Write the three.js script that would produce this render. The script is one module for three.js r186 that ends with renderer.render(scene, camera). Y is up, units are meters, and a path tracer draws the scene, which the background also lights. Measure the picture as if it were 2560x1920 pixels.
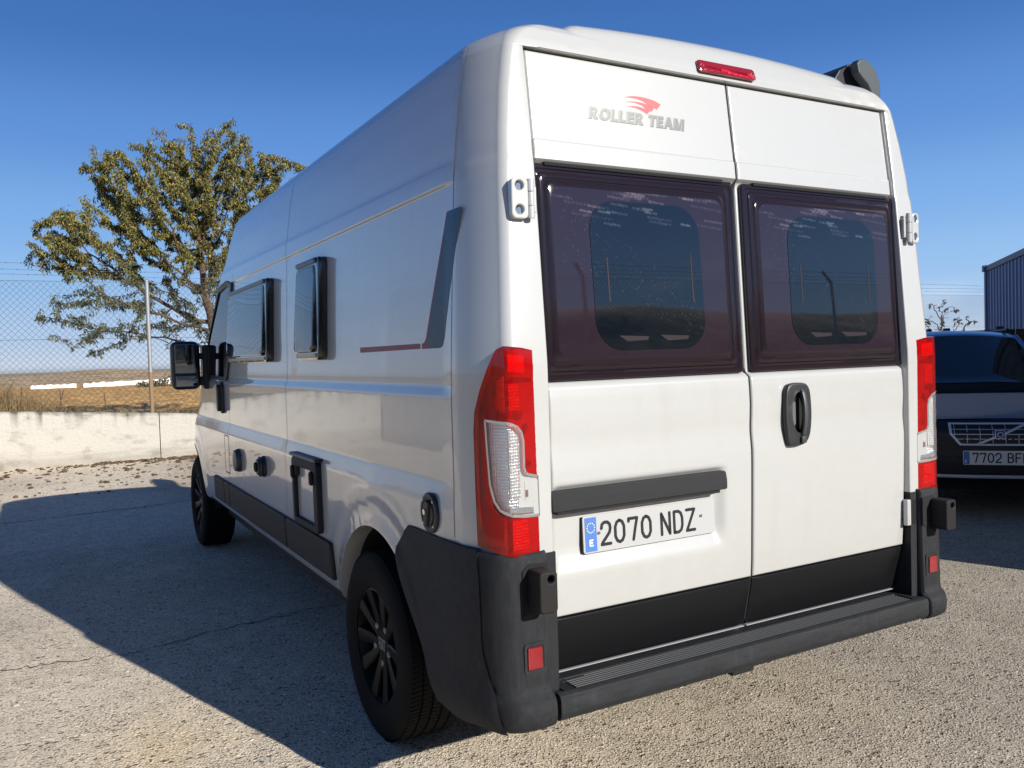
import * as THREE from 'three';
import { mergeGeometries, mergeVertices, toCreasedNormals } from 'three/addons/utils/BufferGeometryUtils.js';
import { RoundedBoxGeometry } from 'three/addons/geometries/RoundedBoxGeometry.js';
import { TextGeometry } from 'three/addons/geometries/TextGeometry.js';
import { FontLoader } from 'three/addons/loaders/FontLoader.js';
import { TessellateModifier } from 'three/addons/modifiers/TessellateModifier.js';
import { Brush, Evaluator, SUBTRACTION } from 'three-bvh-csg';

// ---------------------------------------------------------------- camera, sky, sun, exposure
const scene = new THREE.Scene();
const camera = new THREE.PerspectiveCamera(49.17, 4 / 3, 0.05, 4000);
camera.position.set(-2.0801, 1.4275, 2.0599);
camera.rotation.set(-1.867 * Math.PI / 180, -29.377 * Math.PI / 180, -1.741 * Math.PI / 180, 'YXZ');
const renderer = new THREE.WebGLRenderer({ antialias: true });
renderer.setSize(1024, 768);
renderer.toneMapping = THREE.LinearToneMapping;
renderer.toneMappingExposure = 1.4;
renderer.shadowMap.enabled = true;
const SUN = new THREE.Vector3(0.307, 0.458, 0.952).normalize();       // about 24.6 degrees high, behind the photographer's right shoulder
const sun = new THREE.DirectionalLight(new THREE.Color(1, 0.95, 0.87), 5.0);
sun.position.copy(SUN).multiplyScalar(60); sun.castShadow = true; sun.shadow.radius = 1;
Object.assign(sun.shadow.camera, { left: -25, right: 25, top: 25, bottom: -25, far: 150 });
sun.shadow.mapSize.set(4096, 4096);
scene.add(sun, sun.target);
{ // clear winter sky: pale at the horizon, deep blue overhead, a broad paler glow round the sun
  const W = 1024, H = 512, data = new Float32Array(W * H * 4), gain = 0.715;
  const stops = [[-90, .20, .19, .17], [-2, .42, .52, .66], [0, .62, .71, .84], [2, .46, .62, .86], [5, .32, .54, .86], [9, .215, .435, .82], [14, .120, .295, .69], [20, .060, .180, .50], [27, .038, .122, .37], [40, .027, .084, .25], [90, .020, .055, .155]];
  for (let j = 0; j < H; j++) for (let i = 0; i < W; i++) {
    const el = ((j + .5) / H - .5) * Math.PI, az = ((i + .5) / W - .5) * 2 * Math.PI, d = el * 180 / Math.PI;
    let k = 0; while (k < stops.length - 2 && d > stops[k + 1][0]) k++;
    const a = stops[k], b = stops[k + 1]; let t = Math.min(1, Math.max(0, (d - a[0]) / (b[0] - a[0]))); t = t * t * (3 - 2 * t) * .5 + t * .5;
    const c = Math.cos(el) * Math.cos(az) * SUN.x + Math.sin(el) * SUN.y + Math.cos(el) * Math.sin(az) * SUN.z;
    const glow = Math.exp((c - 1) * 6) * .05 + Math.exp((c - 1) * 40) * .4;
    // thin streaks of low cloud near the horizon
    const wv = Math.sin(az * 9 + 1.3) + Math.sin(az * 23 + d * .9) * .6 + Math.sin(az * 51 - d * 2.1) * .35;
    const cl = Math.max(0, wv - .75) * Math.exp(-Math.pow((d - 2.6) / 1.5, 2)) * .13;
    const wc = Math.sin(az * 7 + 2.1) * .7 + Math.sin(az * 19 + d * 1.2) * .6 + Math.sin(az * 43 - d * 2.7) * .4 + Math.sin(az * 90 + d * 5) * .25;
    const cb = Math.max(0, wc - .55) * Math.exp(-Math.pow((d - 9 - Math.sin(az * 11) * .5) / .55, 2)) * smooth(.05, .4, az) * smooth(1.6, 1.2, az) * .10;   // a few cloud streaks behind the photographer
    const o = (j * W + i) * 4;
    data[o] = ((a[1] + (b[1] - a[1]) * t) + glow * .55 + cl * .9 + cb) * gain;
    data[o + 1] = ((a[2] + (b[2] - a[2]) * t) + glow * .60 + cl * .8 + cb * .85) * gain;
    data[o + 2] = ((a[3] + (b[3] - a[3]) * t) + glow * .62 + cl * .6 + cb * .7) * gain; data[o + 3] = 1;
  }
  const tex = new THREE.DataTexture(data, W, H, THREE.RGBAFormat, THREE.FloatType);
  tex.mapping = THREE.EquirectangularReflectionMapping; tex.magFilter = THREE.LinearFilter; tex.minFilter = THREE.LinearFilter; tex.wrapS = THREE.RepeatWrapping; tex.needsUpdate = true;
  scene.background = tex; scene.environment = tex;
}

// ---------------------------------------------------------------- helpers
let seed = 12345;
const rnd = () => { seed = (seed + 0x6D2B79F5) | 0; let t = Math.imul(seed ^ (seed >>> 15), 1 | seed); t = (t + Math.imul(t ^ (t >>> 7), 61 | t)) ^ t; return ((t ^ (t >>> 14)) >>> 0) / 4294967296; };
const rr = (a, b) => a + (b - a) * rnd();
const V = (x, y, z) => new THREE.Vector3(x, y, z);
const clamp = (x, a = 0, b = 1) => Math.min(b, Math.max(a, x));
function smooth(a, b, x) { const t = Math.min(1, Math.max(0, (x - a) / (b - a))); return t * t * (3 - 2 * t); }
const lerp = (a, b, t) => a + (b - a) * t;
const knots = (list, x) => { let k = 0; while (k < list.length - 2 && x > list[k + 1][0]) k++; const a = list[k], b = list[k + 1]; return lerp(a[1], b[1], clamp((x - a[0]) / (b[0] - a[0]))); };
function tileNoise(period, s) { // periodic value noise
  const v = new Float32Array(period * period); let q = s * 7919 + 17;
  for (let i = 0; i < v.length; i++) { q = (Math.imul(q, 1664525) + 1013904223) | 0; v[i] = (q >>> 8) / 16777216; }
  return (x, y) => {
    const xi = Math.floor(x), yi = Math.floor(y); let fx = x - xi, fy = y - yi; fx = fx * fx * (3 - 2 * fx); fy = fy * fy * (3 - 2 * fy);
    const a = ((xi % period) + period) % period, b = ((yi % period) + period) % period, c = (a + 1) % period, d = (b + 1) % period;
    return lerp(lerp(v[b * period + a], v[b * period + c], fx), lerp(v[d * period + a], v[d * period + c], fx), fy);
  };
}
const N1 = tileNoise(64, 1), N2 = tileNoise(64, 2), N3 = tileNoise(64, 3);
const fbm = (x, y) => N1(x, y) * .5 + N2(x * 2, y * 2) * .27 + N3(x * 4, y * 4) * .15 + N1(x * 8 + 9, y * 8) * .08;
function tex(W, H, fn, srgb = true) {
  const d = new Uint8Array(W * H * 4), c = [0, 0, 0];
  for (let j = 0; j < H; j++) for (let i = 0; i < W; i++) { fn(i, j, c); const o = (j * W + i) * 4; d[o] = clamp(c[0]) * 255; d[o + 1] = clamp(c[1]) * 255; d[o + 2] = clamp(c[2]) * 255; d[o + 3] = 255; }
  const t = new THREE.DataTexture(d, W, H); t.wrapS = t.wrapT = THREE.RepeatWrapping; t.magFilter = THREE.LinearFilter; t.minFilter = THREE.LinearMipmapLinearFilter; t.generateMipmaps = true;
  if (srgb) t.colorSpace = THREE.SRGBColorSpace; t.needsUpdate = true; return t;
}
const s2 = (x) => x <= .0031308 ? 12.92 * x : 1.055 * Math.pow(x, 1 / 2.4) - .055;   // linear to sRGB, for colour textures
const M = (r, g, b, rough, o = {}) => { const m = new THREE.MeshPhysicalMaterial({ roughness: rough, side: THREE.DoubleSide, ...o }); m.color.setRGB(r, g, b); return m; };
function grid(rows, closed = false) { // rows of Vector3, smooth shaded
  const n = rows[0].length, pos = [], idx = [], uv = [];
  rows.forEach((r, j) => r.forEach((p, i) => { pos.push(p.x, p.y, p.z); uv.push(i / (n - 1), j / (rows.length - 1)); }));
  for (let j = 0; j < rows.length - 1; j++) for (let i = 0; i < (closed ? n : n - 1); i++) { const a = j * n + i, b = j * n + (i + 1) % n, c = a + n, d = b + n; idx.push(a, b, d, a, d, c); }
  const g = new THREE.BufferGeometry(); g.setAttribute('position', new THREE.Float32BufferAttribute(pos, 3)); g.setAttribute('uv', new THREE.Float32BufferAttribute(uv, 2)); g.setIndex(idx); g.computeVertexNormals(); return g;
}
const plain = (g) => { let q = g.index ? g.toNonIndexed() : g.clone(); for (const k of Object.keys(q.attributes)) if (!['position', 'normal', 'uv'].includes(k)) q.deleteAttribute(k); if (!q.attributes.uv) q.setAttribute('uv', new THREE.Float32BufferAttribute(new Float32Array(q.attributes.position.count * 2), 2)); if (!q.attributes.normal) q.computeVertexNormals(); return q; };
const merge = (list) => mergeGeometries(list.map(plain));
const at = (g, x, y, z, rx = 0, ry = 0, rz = 0) => { g.applyMatrix4(new THREE.Matrix4().compose(V(x, y, z), new THREE.Quaternion().setFromEuler(new THREE.Euler(rx, ry, rz)), V(1, 1, 1))); return g; };
const box = (w, h, d, x = 0, y = 0, z = 0, r = 0) => at(r ? new RoundedBoxGeometry(w, h, d, 3, r) : new THREE.BoxGeometry(w, h, d), x, y, z);
function mirrorX(g0) { const g = plain(g0), p = g.attributes.position, n = g.attributes.normal, u = g.attributes.uv; for (let i = 0; i < p.count; i++) { p.setX(i, -p.getX(i)); n.setX(i, -n.getX(i)); }
  for (let i = 0; i < p.count; i += 3) for (const a of [p, n, u]) for (let k = 0; k < a.itemSize; k++) { const q = a.array[(i + 1) * a.itemSize + k]; a.array[(i + 1) * a.itemSize + k] = a.array[(i + 2) * a.itemSize + k]; a.array[(i + 2) * a.itemSize + k] = q; } return g; }
const tubeBetween = (a, b, r, seg = 6, r2 = r) => { const d = b.clone().sub(a), L = d.length(), g = new THREE.CylinderGeometry(r2, r, L, seg, 1); g.applyQuaternion(new THREE.Quaternion().setFromUnitVectors(V(0, 1, 0), d.normalize())); g.translate((a.x + b.x) / 2, (a.y + b.y) / 2, (a.z + b.z) / 2); return g; };
const poly = (pts) => { const s = new THREE.Shape(); pts.forEach((p, i) => i ? s.lineTo(p[0], p[1]) : s.moveTo(p[0], p[1])); s.closePath(); return s; };
function rrect(x0, y0, x1, y1, r, Path = THREE.Shape) { const s = new Path(); s.moveTo(x0 + r, y0); s.lineTo(x1 - r, y0); s.absarc(x1 - r, y0 + r, r, -Math.PI / 2, 0); s.lineTo(x1, y1 - r); s.absarc(x1 - r, y1 - r, r, 0, Math.PI / 2); s.lineTo(x0 + r, y1); s.absarc(x0 + r, y1 - r, r, Math.PI / 2, Math.PI); s.lineTo(x0, y0 + r); s.absarc(x0 + r, y0 + r, r, Math.PI, Math.PI * 1.5); return s; }
// a shape with thickness bent over a surface: map(u, v, w) gives the point for shape coordinates u, v at height w
function bent(shape, depth, map, edge = 0.03, bevel = 0) {
  let g = new THREE.ExtrudeGeometry(shape, { depth, bevelEnabled: bevel > 0, bevelThickness: bevel, bevelSize: bevel, bevelOffset: -bevel, bevelSegments: 2, curveSegments: 8 });
  g = new TessellateModifier(edge, 8).modify(g.index ? g.toNonIndexed() : g);
  const p = g.attributes.position, uv = g.attributes.uv;
  for (let i = 0; i < p.count; i++) { const q = map(p.getX(i), p.getY(i), p.getZ(i)); uv.setXY(i, p.getX(i), p.getY(i)); p.setXYZ(i, q.x, q.y, q.z); }
  g.deleteAttribute('normal'); for (const k of Object.keys(g.attributes)) if (!['position', 'uv'].includes(k)) g.deleteAttribute(k);
  return toCreasedNormals(g, .6);
}
const count = {};
const numbered = (n) => { const k = count[n] = (count[n] ?? -1) + 1; return k ? n + '_' + String(k).padStart(3, '0') : n; };
function mesh(name, g, m, parent) { const o = new THREE.Mesh(Array.isArray(g) ? merge(g) : g, m); o.castShadow = o.receiveShadow = true; o.name = parent ? name : numbered(name); (parent ?? scene).add(o); return o; }
function thing(name, label, category, group, pos = [0, 0, 0], turn = 0) { const o = new THREE.Group(); o.name = numbered(name); o.position.set(...pos); o.rotation.y = turn; o.userData = { label, category }; if (group) o.userData.group = group; scene.add(o); return o; }
const tag = (o, label, category, kind, group) => { if (label) o.userData.label = label; if (category) o.userData.category = category; if (kind) o.userData.kind = kind; if (group) o.userData.group = group; return o; };
const FONT = await new FontLoader().loadAsync('fonts/droid/droid_sans_bold.typeface.json');
// letters drawn with a pen of even width, as on number plates: cell 0..1 wide, 0..1 high
const GLYPH = { '0': [[[.5, 1], [.2, .93], [0, .72], [0, .28], [.2, .07], [.5, 0], [.8, .07], [1, .28], [1, .72], [.8, .93], [.5, 1]]], '2': [[[0, .74], [.08, .92], [.32, 1], [.68, 1], [.93, .9], [1, .72], [.9, .52], [.5, .3], [.1, .1], [0, 0], [1, 0]]], '7': [[[0, .88], [0, 1], [1, 1], [.75, .55], [.5, 0]]],
  N: [[[0, 0], [0, 1], [1, 0], [1, 1]]], D: [[[0, 0], [0, 1], [.55, 1], [.85, .9], [1, .68], [1, .32], [.85, .1], [.55, 0], [0, 0]]], Z: [[[0, 1], [1, 1], [0, 0], [1, 0]]], B: [[[0, 0], [0, 1], [.6, 1], [.9, .9], [.92, .65], [.6, .53], [0, .53]], [[.6, .53], [.95, .42], [1, .15], [.65, 0], [0, 0]]], F: [[[0, 0], [0, 1], [.95, 1]], [[0, .52], [.8, .52]]], E: [[[1, 0], [0, 0], [0, 1], [1, 1]], [[0, .52], [.85, .52]]] };
function strokes(ch, w, h, pen, depth) {
  const list = [];
  for (const line of GLYPH[ch]) line.forEach((p, i) => {
    const x = p[0] * w, y = p[1] * h; list.push(at(new THREE.CylinderGeometry(pen / 2, pen / 2, depth, 10), x, y, 0, Math.PI / 2));
    if (i) { const q = line[i - 1], dx = x - q[0] * w, dy = y - q[1] * h; list.push(at(new THREE.BoxGeometry(Math.hypot(dx, dy), pen, depth * .98), x - dx / 2, y - dy / 2, 0, 0, 0, Math.atan2(dy, dx))); }
  });
  return merge(list);
}

// ---------------------------------------------------------------- ground
const groundTex = (() => { // crushed stone set in pale binder: colour and height
  const W = 2048, h = new Float32Array(W * W), tone = new Float32Array(W * W).fill(.52), warm = new Float32Array(W * W);
  for (let j = 0; j < W; j++) for (let i = 0; i < W; i++) { const n = fbm(i / 32, j / 32); h[j * W + i] = .25 + n * .3; tone[j * W + i] = .40 + n * .22; }
  for (let k = 0; k < 520000; k++) {
    const big = rnd(), r = big < .012 ? rr(2.6, 4.2) : rr(.8, 2.0), cx = rnd() * W, cy = rnd() * W, el = rr(.6, 1), an = rnd() * 3.14, ca = Math.cos(an), sa = Math.sin(an);
    const t = rnd(), v = t < .17 ? rr(.20, .36) : t < .8 ? rr(.42, .66) : rr(.62, .82), wm = rr(-.5, 1), top = rr(.4, 1), R = Math.ceil(r) + 1;
    for (let y = -R; y <= R; y++) for (let x = -R; x <= R; x++) {
      const u = (x * ca + y * sa) / r, w = (y * ca - x * sa) / (r * el), d = u * u + w * w; if (d > 1) continue;
      const o = ((Math.floor(cy + y) + W) % W) * W + (Math.floor(cx + x) + W) % W; h[o] = Math.max(h[o] * .5, top * (1 - d * .6)); tone[o] = v * (1 - .15 * d); warm[o] = wm;
    }
  }
  for (let k = 0; k < 3500; k++) { const r = rr(1.2, 3.4), cx = rnd() * W, cy = rnd() * W; for (let y = -4; y <= 4; y++) for (let x = -6; x <= 6; x++) { const d = (x * x / 2.2 + y * y) / (r * r); if (d > 1) continue; const o = ((Math.floor(cy + y) + W) % W) * W + (Math.floor(cx + x) + W) % W; h[o] *= .1; tone[o] *= .62; } }
  const col = tex(W, W, (i, j, c) => { const o = j * W + i, t = clamp((tone[o] - .5) * 1.35 + .5, .06, 1) * .98, w = warm[o] * .045; c[0] = s2(t * (1.03 + w)); c[1] = s2(t * .90); c[2] = s2(t * (.715 - w)); });
  const bump = tex(W, W, (i, j, c) => { c[0] = c[1] = c[2] = h[j * W + i]; }, false);
  return { col, bump };
})();
{
  const g = new THREE.PlaneGeometry(70, 60, 280, 240); g.rotateX(-Math.PI / 2); g.translate(15, 0, 0);
  const p = g.attributes.position, uv = g.attributes.uv, col = [];
  for (let i = 0; i < p.count; i++) {
    const x = p.getX(i), z = p.getZ(i); uv.setXY(i, x / 5, z / 5);
    const n = fbm(x * .35 + 7, z * .35 + 3), m = fbm(x * .09 + 30, z * .09 + 11), dust = smooth(-1, -9, z) * smooth(6, 0, x);       // paler dusty strip towards the wall
    const ochre = Math.exp(-((x + 1.75) ** 2 / .07 + (z + 1.3) ** 2 / .12)) * .5 + Math.max(0, n - .62) * .6;
    const pale = smooth(.3, -1.6, x) * smooth(3, 1, z), k = .80 + pale * .42 + (n - .5) * .42 + (m - .5) * .36 - .16 * smooth(.56, .68, fbm(x * .8 + 50, z * .8 + 21)) + .1 * (fbm(x * 3 + 9, z * 3) - .5) + dust * .22;
    col.push(k * (1 + ochre * .12), k * (1 - ochre * .03), k * (1 - ochre * .33));
  }
  g.setAttribute('color', new THREE.Float32BufferAttribute(col, 3));
  tag(mesh('ground', g, M(1, 1, 1, .95, { map: groundTex.col, bumpMap: groundTex.bump, bumpScale: .010, vertexColors: true, specularIntensity: .5 })), null, null, 'structure');
}
// cracks in the paving: thin dark recessed lines
function crack(name, pts, w0, label) {
  const top = [], bot = []; let s = 0;
  for (let k = 0; k < pts.length - 1; k++) for (let i = 0; i < 26; i++) {
    const t = i / 26, x = lerp(pts[k][0], pts[k + 1][0], t) + (N1(s * .9, k + 3) - .5) * .05, z = lerp(pts[k][1], pts[k + 1][1], t) + (N2(s * .8, k + 9) - .5) * .06, w = w0 * (.25 + 1.3 * N3(s * 1.3, 5)); s++;
    top.push(V(x, .004, z - w)); bot.push(V(x, .004, z + w));
  }
  return tag(mesh(name, grid([top, bot]), M(.085, .08, .072, 1)), label, 'crack');
}
crack('ground_crack', [[-2.9, -2.75], [-2.3, -2.62], [-1.7, -2.52], [-1.17, -2.67], [-.57, -2.74]], .0045, 'long dark crack in the paving running towards the rear wheel of the van');
crack('ground_crack', [[-4.2, -7.05], [-2.53, -7.14], [-2, -7.2], [-1.25, -7.26], [-.66, -7.45], [.8, -7.6]], .008, 'dark joint in the paving across the far part of the van shadow');
// ---------------------------------------------------------------- land beyond the yard
const fieldTex = (() => { const W = 1024; const f = new Float32Array(W * W); for (let j = 0; j < W; j++) for (let i = 0; i < W; i++) f[j * W + i] = fbm(i / 16, j / 16) * .6 + fbm(i / 64 + 3, j / 64) * .4;
  return { col: tex(W, W, (i, j, c) => { const n = f[j * W + i], d = smooth(.40, .58, n); c[0] = s2(lerp(.36, .66, d)); c[1] = s2(lerp(.20, .40, d)); c[2] = s2(lerp(.075, .15, d)); }), bump: tex(W, W, (i, j, c) => { c[0] = c[1] = c[2] = f[j * W + i]; }, false) }; })();
const sheet = (x0, x1, z0, z1, nx, nz, fy, uvs) => { const rows = []; for (let j = 0; j <= nz; j++) { const r = []; for (let i = 0; i <= nx; i++) { const x = lerp(x0, x1, i / nx), z = lerp(z0, z1, j / nz); r.push(V(x, fy(x, z), z)); } rows.push(r); } const g = grid(rows), p = g.attributes.position, u = g.attributes.uv; for (let i = 0; i < p.count; i++) u.setXY(i, p.getX(i) / uvs, p.getZ(i) / uvs); return g; };
const fieldM = M(1, 1, 1, 1, { map: fieldTex.col, bumpMap: fieldTex.bump, bumpScale: .12, specularIntensity: .2 });
const fieldY = (x, z) => { const d = -12.3 - z; return .42 - .60 * smooth(0, 75, d) + (fbm(x * .9, z * .9) - .5) * .22 * smooth(0, 4, d) + (fbm(x * .2 + 5, z * .2) - .5) * .16; };
tag(mesh('field', [sheet(-40, 90, -12.34, -40, 420, 90, fieldY, 6), sheet(-60, 140, -40, -96, 300, 60, fieldY, 6)], fieldM), null, null, 'structure');
tag(mesh('plain', sheet(-1500, 1500, -1500, 1500, 40, 40, () => -1.6, 30), M(.30, .24, .15, 1, { specularIntensity: .2 })), null, null, 'structure');
const scrub = (() => { const W = 1024; return tex(W, W, (i, j, c) => { const a = fbm(i / 16, j / 16), b = fbm(i / 64 + 9, j / 64 + 2), k = smooth(.44, .58, a * .6 + b * .4), s = smooth(.55, .7, fbm(i / 8 + 4, j / 8)) * k; c[0] = s2(lerp(lerp(.52, .25, k), .07, s)); c[1] = s2(lerp(lerp(.41, .18, k), .062, s)); c[2] = s2(lerp(lerp(.27, .115, k), .042, s)); }); })();
{ // low hills: an arc of land whose crest lies a little under eye level
  const rows = [], NR = 46, NA = 220;
  for (let j = 0; j <= NR; j++) { const r = []; const d = 92 + Math.pow(j / NR, 1.4) * 420;
    for (let i = 0; i <= NA; i++) { const b = lerp(-55, 95, i / NA), a = b * Math.PI / 180;
      const crest = -.30 + .26 * Math.exp(-Math.pow((b - 3.4) / 2.6, 2)) + .10 * Math.exp(-Math.pow((b - 12) / 5, 2)) + (fbm(b * .9 + 40, 3) - .5) * .10;
      const e = lerp(-1.02, crest, Math.pow(smooth(92, 400, d), .75)), yy = 1.43 + d * Math.tan(e * Math.PI / 180) + (fbm(d * .03, b * .4 + 20) - .5) * 1.1 * smooth(110, 260, d) * smooth(512, 380, d);
      r.push(V(-2.08 + Math.sin(a) * d, d > 480 ? yy - (d - 480) * .2 : yy, 2.06 - Math.cos(a) * d)); }
    rows.push(r); }
  const g = grid(rows), p = g.attributes.position, u = g.attributes.uv; for (let i = 0; i < p.count; i++) u.setXY(i, p.getX(i) / 70, p.getZ(i) / 70);
  tag(mesh('hills', g, M(1.05, 1.0, .94, 1, { map: scrub, specularIntensity: .1 })), null, null, 'structure');
  // dark bank of land behind the photographer, mirrored in the rear windows
  tag(mesh('bank', sheet(-60, 90, 10.5, 80, 120, 50, (x, z) => -.05 + 7.2 * smooth(11, 36, z) + (fbm(x * .12 + 3, z * .12) - .5) * 1.2 * smooth(11, 24, z), 20), M(.75, .72, .6, 1, { map: scrub })), null, null, 'structure');
  tag(mesh('bank', sheet(-90, -5.5, -60, 10.4, 90, 70, (x, z) => .55 + 2.2 * smooth(-12, -70, x) + (fbm(x * .12 + 8, z * .12) - .5) * .5, 12), M(1, .92, .8, 1, { map: scrub })), null, null, 'structure');
}

// ---------------------------------------------------------------- concrete walls
const wallTex = (() => { const W = 2048, H = 256; // 12 m x 1.1 m: whitewash, dark runs from the top edge, grey damp at the foot
  const run = new Float32Array(W); for (let i = 0; i < W; i++) { const n = N1(i / 9, 4) * .6 + N2(i / 33, 9) * .4; run[i] = Math.max(0, n - .5) * 2.4 * (.4 + N3(i / 128, 2)); }
  const f = (i, j) => { const y = j / H, n = fbm(i / 32, j / 32 + 5), m = fbm(i / 64 + 9, j / 16), top = smooth(.62, 1, y), foot = smooth(.34, .05, y + (m - .5) * .22);
    const fine = (N3(i / 3.1, j / 3.1) - .5) * .07; return { d: top * run[i] * .62 + smooth(.9, 1.0, y + (n - .5) * .16) * .34 + Math.max(0, n - .54) * .9 + fine + (N2(i / 5, j / 40) - .5) * .05, foot: foot * (.45 + n * .7) }; };
  return { col: tex(W, H, (i, j, c) => { const { d, foot } = f(i, j), k = 1 - clamp(d, 0, .75); c[0] = s2(lerp(.445, .30, foot) * k); c[1] = s2(lerp(.425, .275, foot) * k); c[2] = s2(lerp(.385, .235, foot) * k * (1 - d * .1)); }),
    bump: tex(W, H, (i, j, c) => { const q = fbm(i / 8, j / 8) * .5 + N3(i / 2.3, j / 2.3) * .3 + f(i, j).foot * .3; c[0] = c[1] = c[2] = q; }, false) }; })();
const wallM = M(1, 1, 1, .95, { map: wallTex.col, bumpMap: wallTex.bump, bumpScale: .012, specularIntensity: .3 });
const wallTop = (x) => x < 2.2 ? .85 - .068 * (x + 2.53) : .53;
function wallPanel(p, a, b, along, topF, parent) { // upright slab between a and b along x (or along z), slightly uneven top
  const n = Math.ceil((b - a) / .25), rows = [];
  for (const [dy, off] of [[-.3, 0], [0, 0], [.25, .004], [.5, 0], [.75, .003], [.985, 0], [1, -.015], [1, -.235], [.98, -.25], [-.3, -.25]]) {
    const r = []; for (let i = 0; i <= n; i++) { const s = lerp(a, b, i / n), h = topF(s) + (fbm(s * 2.1, 7) - .5) * .022, y = dy < 0 ? -.3 : dy * h, o = off + (fbm(s * 1.2, y * 3 + 4) - .5) * .012; r.push(along === 'x' ? V(s, y, p + o) : V(p + o, y, s)); } rows.push(r); }
  const g = grid(rows), q = g.attributes.position, u = g.attributes.uv; for (let i = 0; i < q.count; i++) u.setXY(i, (along === 'x' ? q.getX(i) : q.getZ(i)) / 12, clamp(q.getY(i) / topF(along === 'x' ? q.getX(i) : q.getZ(i)), 0, .995) * .985 + .005);
  return mesh('panel', toCreasedNormals(g, .7), wallM, parent);
}
{
  const w = thing('concrete_wall', 'low whitewashed concrete wall with stained top at the far end of the yard, under the wire fence', 'wall');
  wallPanel(-12.1, -5.2, -.472, 'x', wallTop, w); wallPanel(-12.105, -.46, 12, 'x', wallTop, w); wallPanel(-12.1, 12.01, 30, 'x', wallTop, w);
  const l = thing('concrete_wall', 'whitewashed concrete wall along the left side of the yard, mirrored in the side of the van', 'wall');
  wallPanel(-5.2, -12.0, -4, 'z', () => 1.03, l); wallPanel(-5.2, -3.99, 9.6, 'z', () => 1.03, l);
}

// ---------------------------------------------------------------- wire fences
const galv = M(.30, .31, .32, .55, { metalness: .5 }), rusty = M(.22, .15, .095, .9), wireM = M(.11, .12, .13, .6, { metalness: .4 });
function fence(name, label, A, B, baseF, topY, posts, armed) {
  const f = thing(name, label, 'fence'); const L = A.distanceTo(B), dir = B.clone().sub(A).normalize(), P = (s, y) => V(A.x + dir.x * s, y, A.z + dir.z * s);
  const list = [], pitch = .088, r = .0025; // chain link: two sets of slanting wires, woven past one another
  const wire = (a, b, o) => { const g = new THREE.CylinderGeometry(r, r, a.distanceTo(b), 3, 1, true); g.applyQuaternion(new THREE.Quaternion().setFromUnitVectors(V(0, 1, 0), b.clone().sub(a).normalize())); g.translate((a.x + b.x) / 2 + dir.z * o, (a.y + b.y) / 2, (a.z + b.z) / 2 - dir.x * o); list.push(g); };
  const H = topY - Math.min(baseF(0), baseF(L)), k = .95;
  for (let s = -H * k; s < L + H * k; s += pitch) for (const sg of [1, -1]) {
    let s0 = s, y0 = topY, s1 = s + sg * H * k, y1 = topY - H; const yb = baseF(clamp(s1, 0, L)); if (yb > y1) { s1 = s0 + (s1 - s0) * (topY - yb) / H; y1 = yb; }
    if (s0 < 0 || s0 > L) { const e = s0 < 0 ? 0 : L; if ((s1 - e) * (s0 - e) >= 0) continue; y0 = lerp(y0, y1, (e - s0) / (s1 - s0)); s0 = e; }
    if (s1 < 0 || s1 > L) { const e = s1 < 0 ? 0 : L; y1 = lerp(y0, y1, (e - s0) / (s1 - s0)); s1 = e; }
    wire(P(s0, y0), P(s1, y1), sg * .002);
  }
  tag(mesh('wire_mesh', list, wireM, f), null, null, 'stuff');
  for (const y of [topY, lerp(topY, baseF(0), .5)]) mesh('tension_wire', tubeBetween(P(0, y), P(L, y), .0028, 4), wireM, f);
  [.09, .17, .27].forEach((dy, n) => { // barbed strands sag a little between the posts and lean out with the arms
    const out = armed ? dy * .7 : 0, g = [], step = 1.05; const pt = (s) => { const q = P(s, topY + dy + Math.sin(s * .99 + n) * .012); q.x -= dir.z * out; q.z += dir.x * out; return q; };
    for (let s = 0; s < L - .01; s += step) { g.push(tubeBetween(pt(s), pt(Math.min(L, s + step)), .0024, 4)); for (let b = 0; b < 6; b++) { const q = pt(s + b * .19 + n * .05); g.push(at(new THREE.BoxGeometry(.028, .004, .004), q.x, q.y, q.z, 0, rnd() * 3, .8), at(new THREE.BoxGeometry(.028, .004, .004), q.x, q.y, q.z, 0, rnd() * 3, -.8)); } }
    mesh('barbed_wire', g, wireM, f); });
  for (const s of posts) { const b = P(s, baseF(s) - .15), t = P(s, topY + .02), post = mesh('post', [tubeBetween(V(b.x, lerp(b.y, t.y, .36), b.z), t, .03, 12)], galv, f); mesh('post_foot', tubeBetween(b, V(b.x, lerp(b.y, t.y, .36), b.z), .031, 12), rusty, post);
    if (armed) { const e = V(t.x - dir.z * .2, topY + .29, t.z + dir.x * .2); mesh('post_arm', [tubeBetween(t, e, .03, 10), at(new THREE.SphereGeometry(.03, 8, 6), t.x, t.y, t.z)], galv, post); } else mesh('post_cap', at(new THREE.SphereGeometry(.034, 10, 6), t.x, t.y, t.z), galv, post); }
  return f;
}
fence('chain_link_fence', 'wire mesh fence with three barbed strands above the far whitewashed wall', V(-5.2, 0, -12.22), V(30, 0, -12.22), (s) => wallTop(s - 5.2) - .01, 2.76, [1.5, 4.65, 7.8, 10.95, 14.1, 17.25, 20.4, 23.45, 26.9, 30.6], false);
fence('chain_link_fence', 'wire mesh fence above the left wall, seen mirrored in the van side', V(-5.32, 0, 9), V(-5.32, 0, -12.1), () => 1.02, 3.0, [0, 3, 6, 9, 12, 15, 18], false);
fence('chain_link_fence', 'wire mesh fence with bent post tops behind the photographer, mirrored in the rear windows', V(-5.2, 0, 9.6), V(26, 0, 9.6), () => 0, 3.7, [.6, 5.7, 11.2, 17.4, 22, 27], true);

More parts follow.
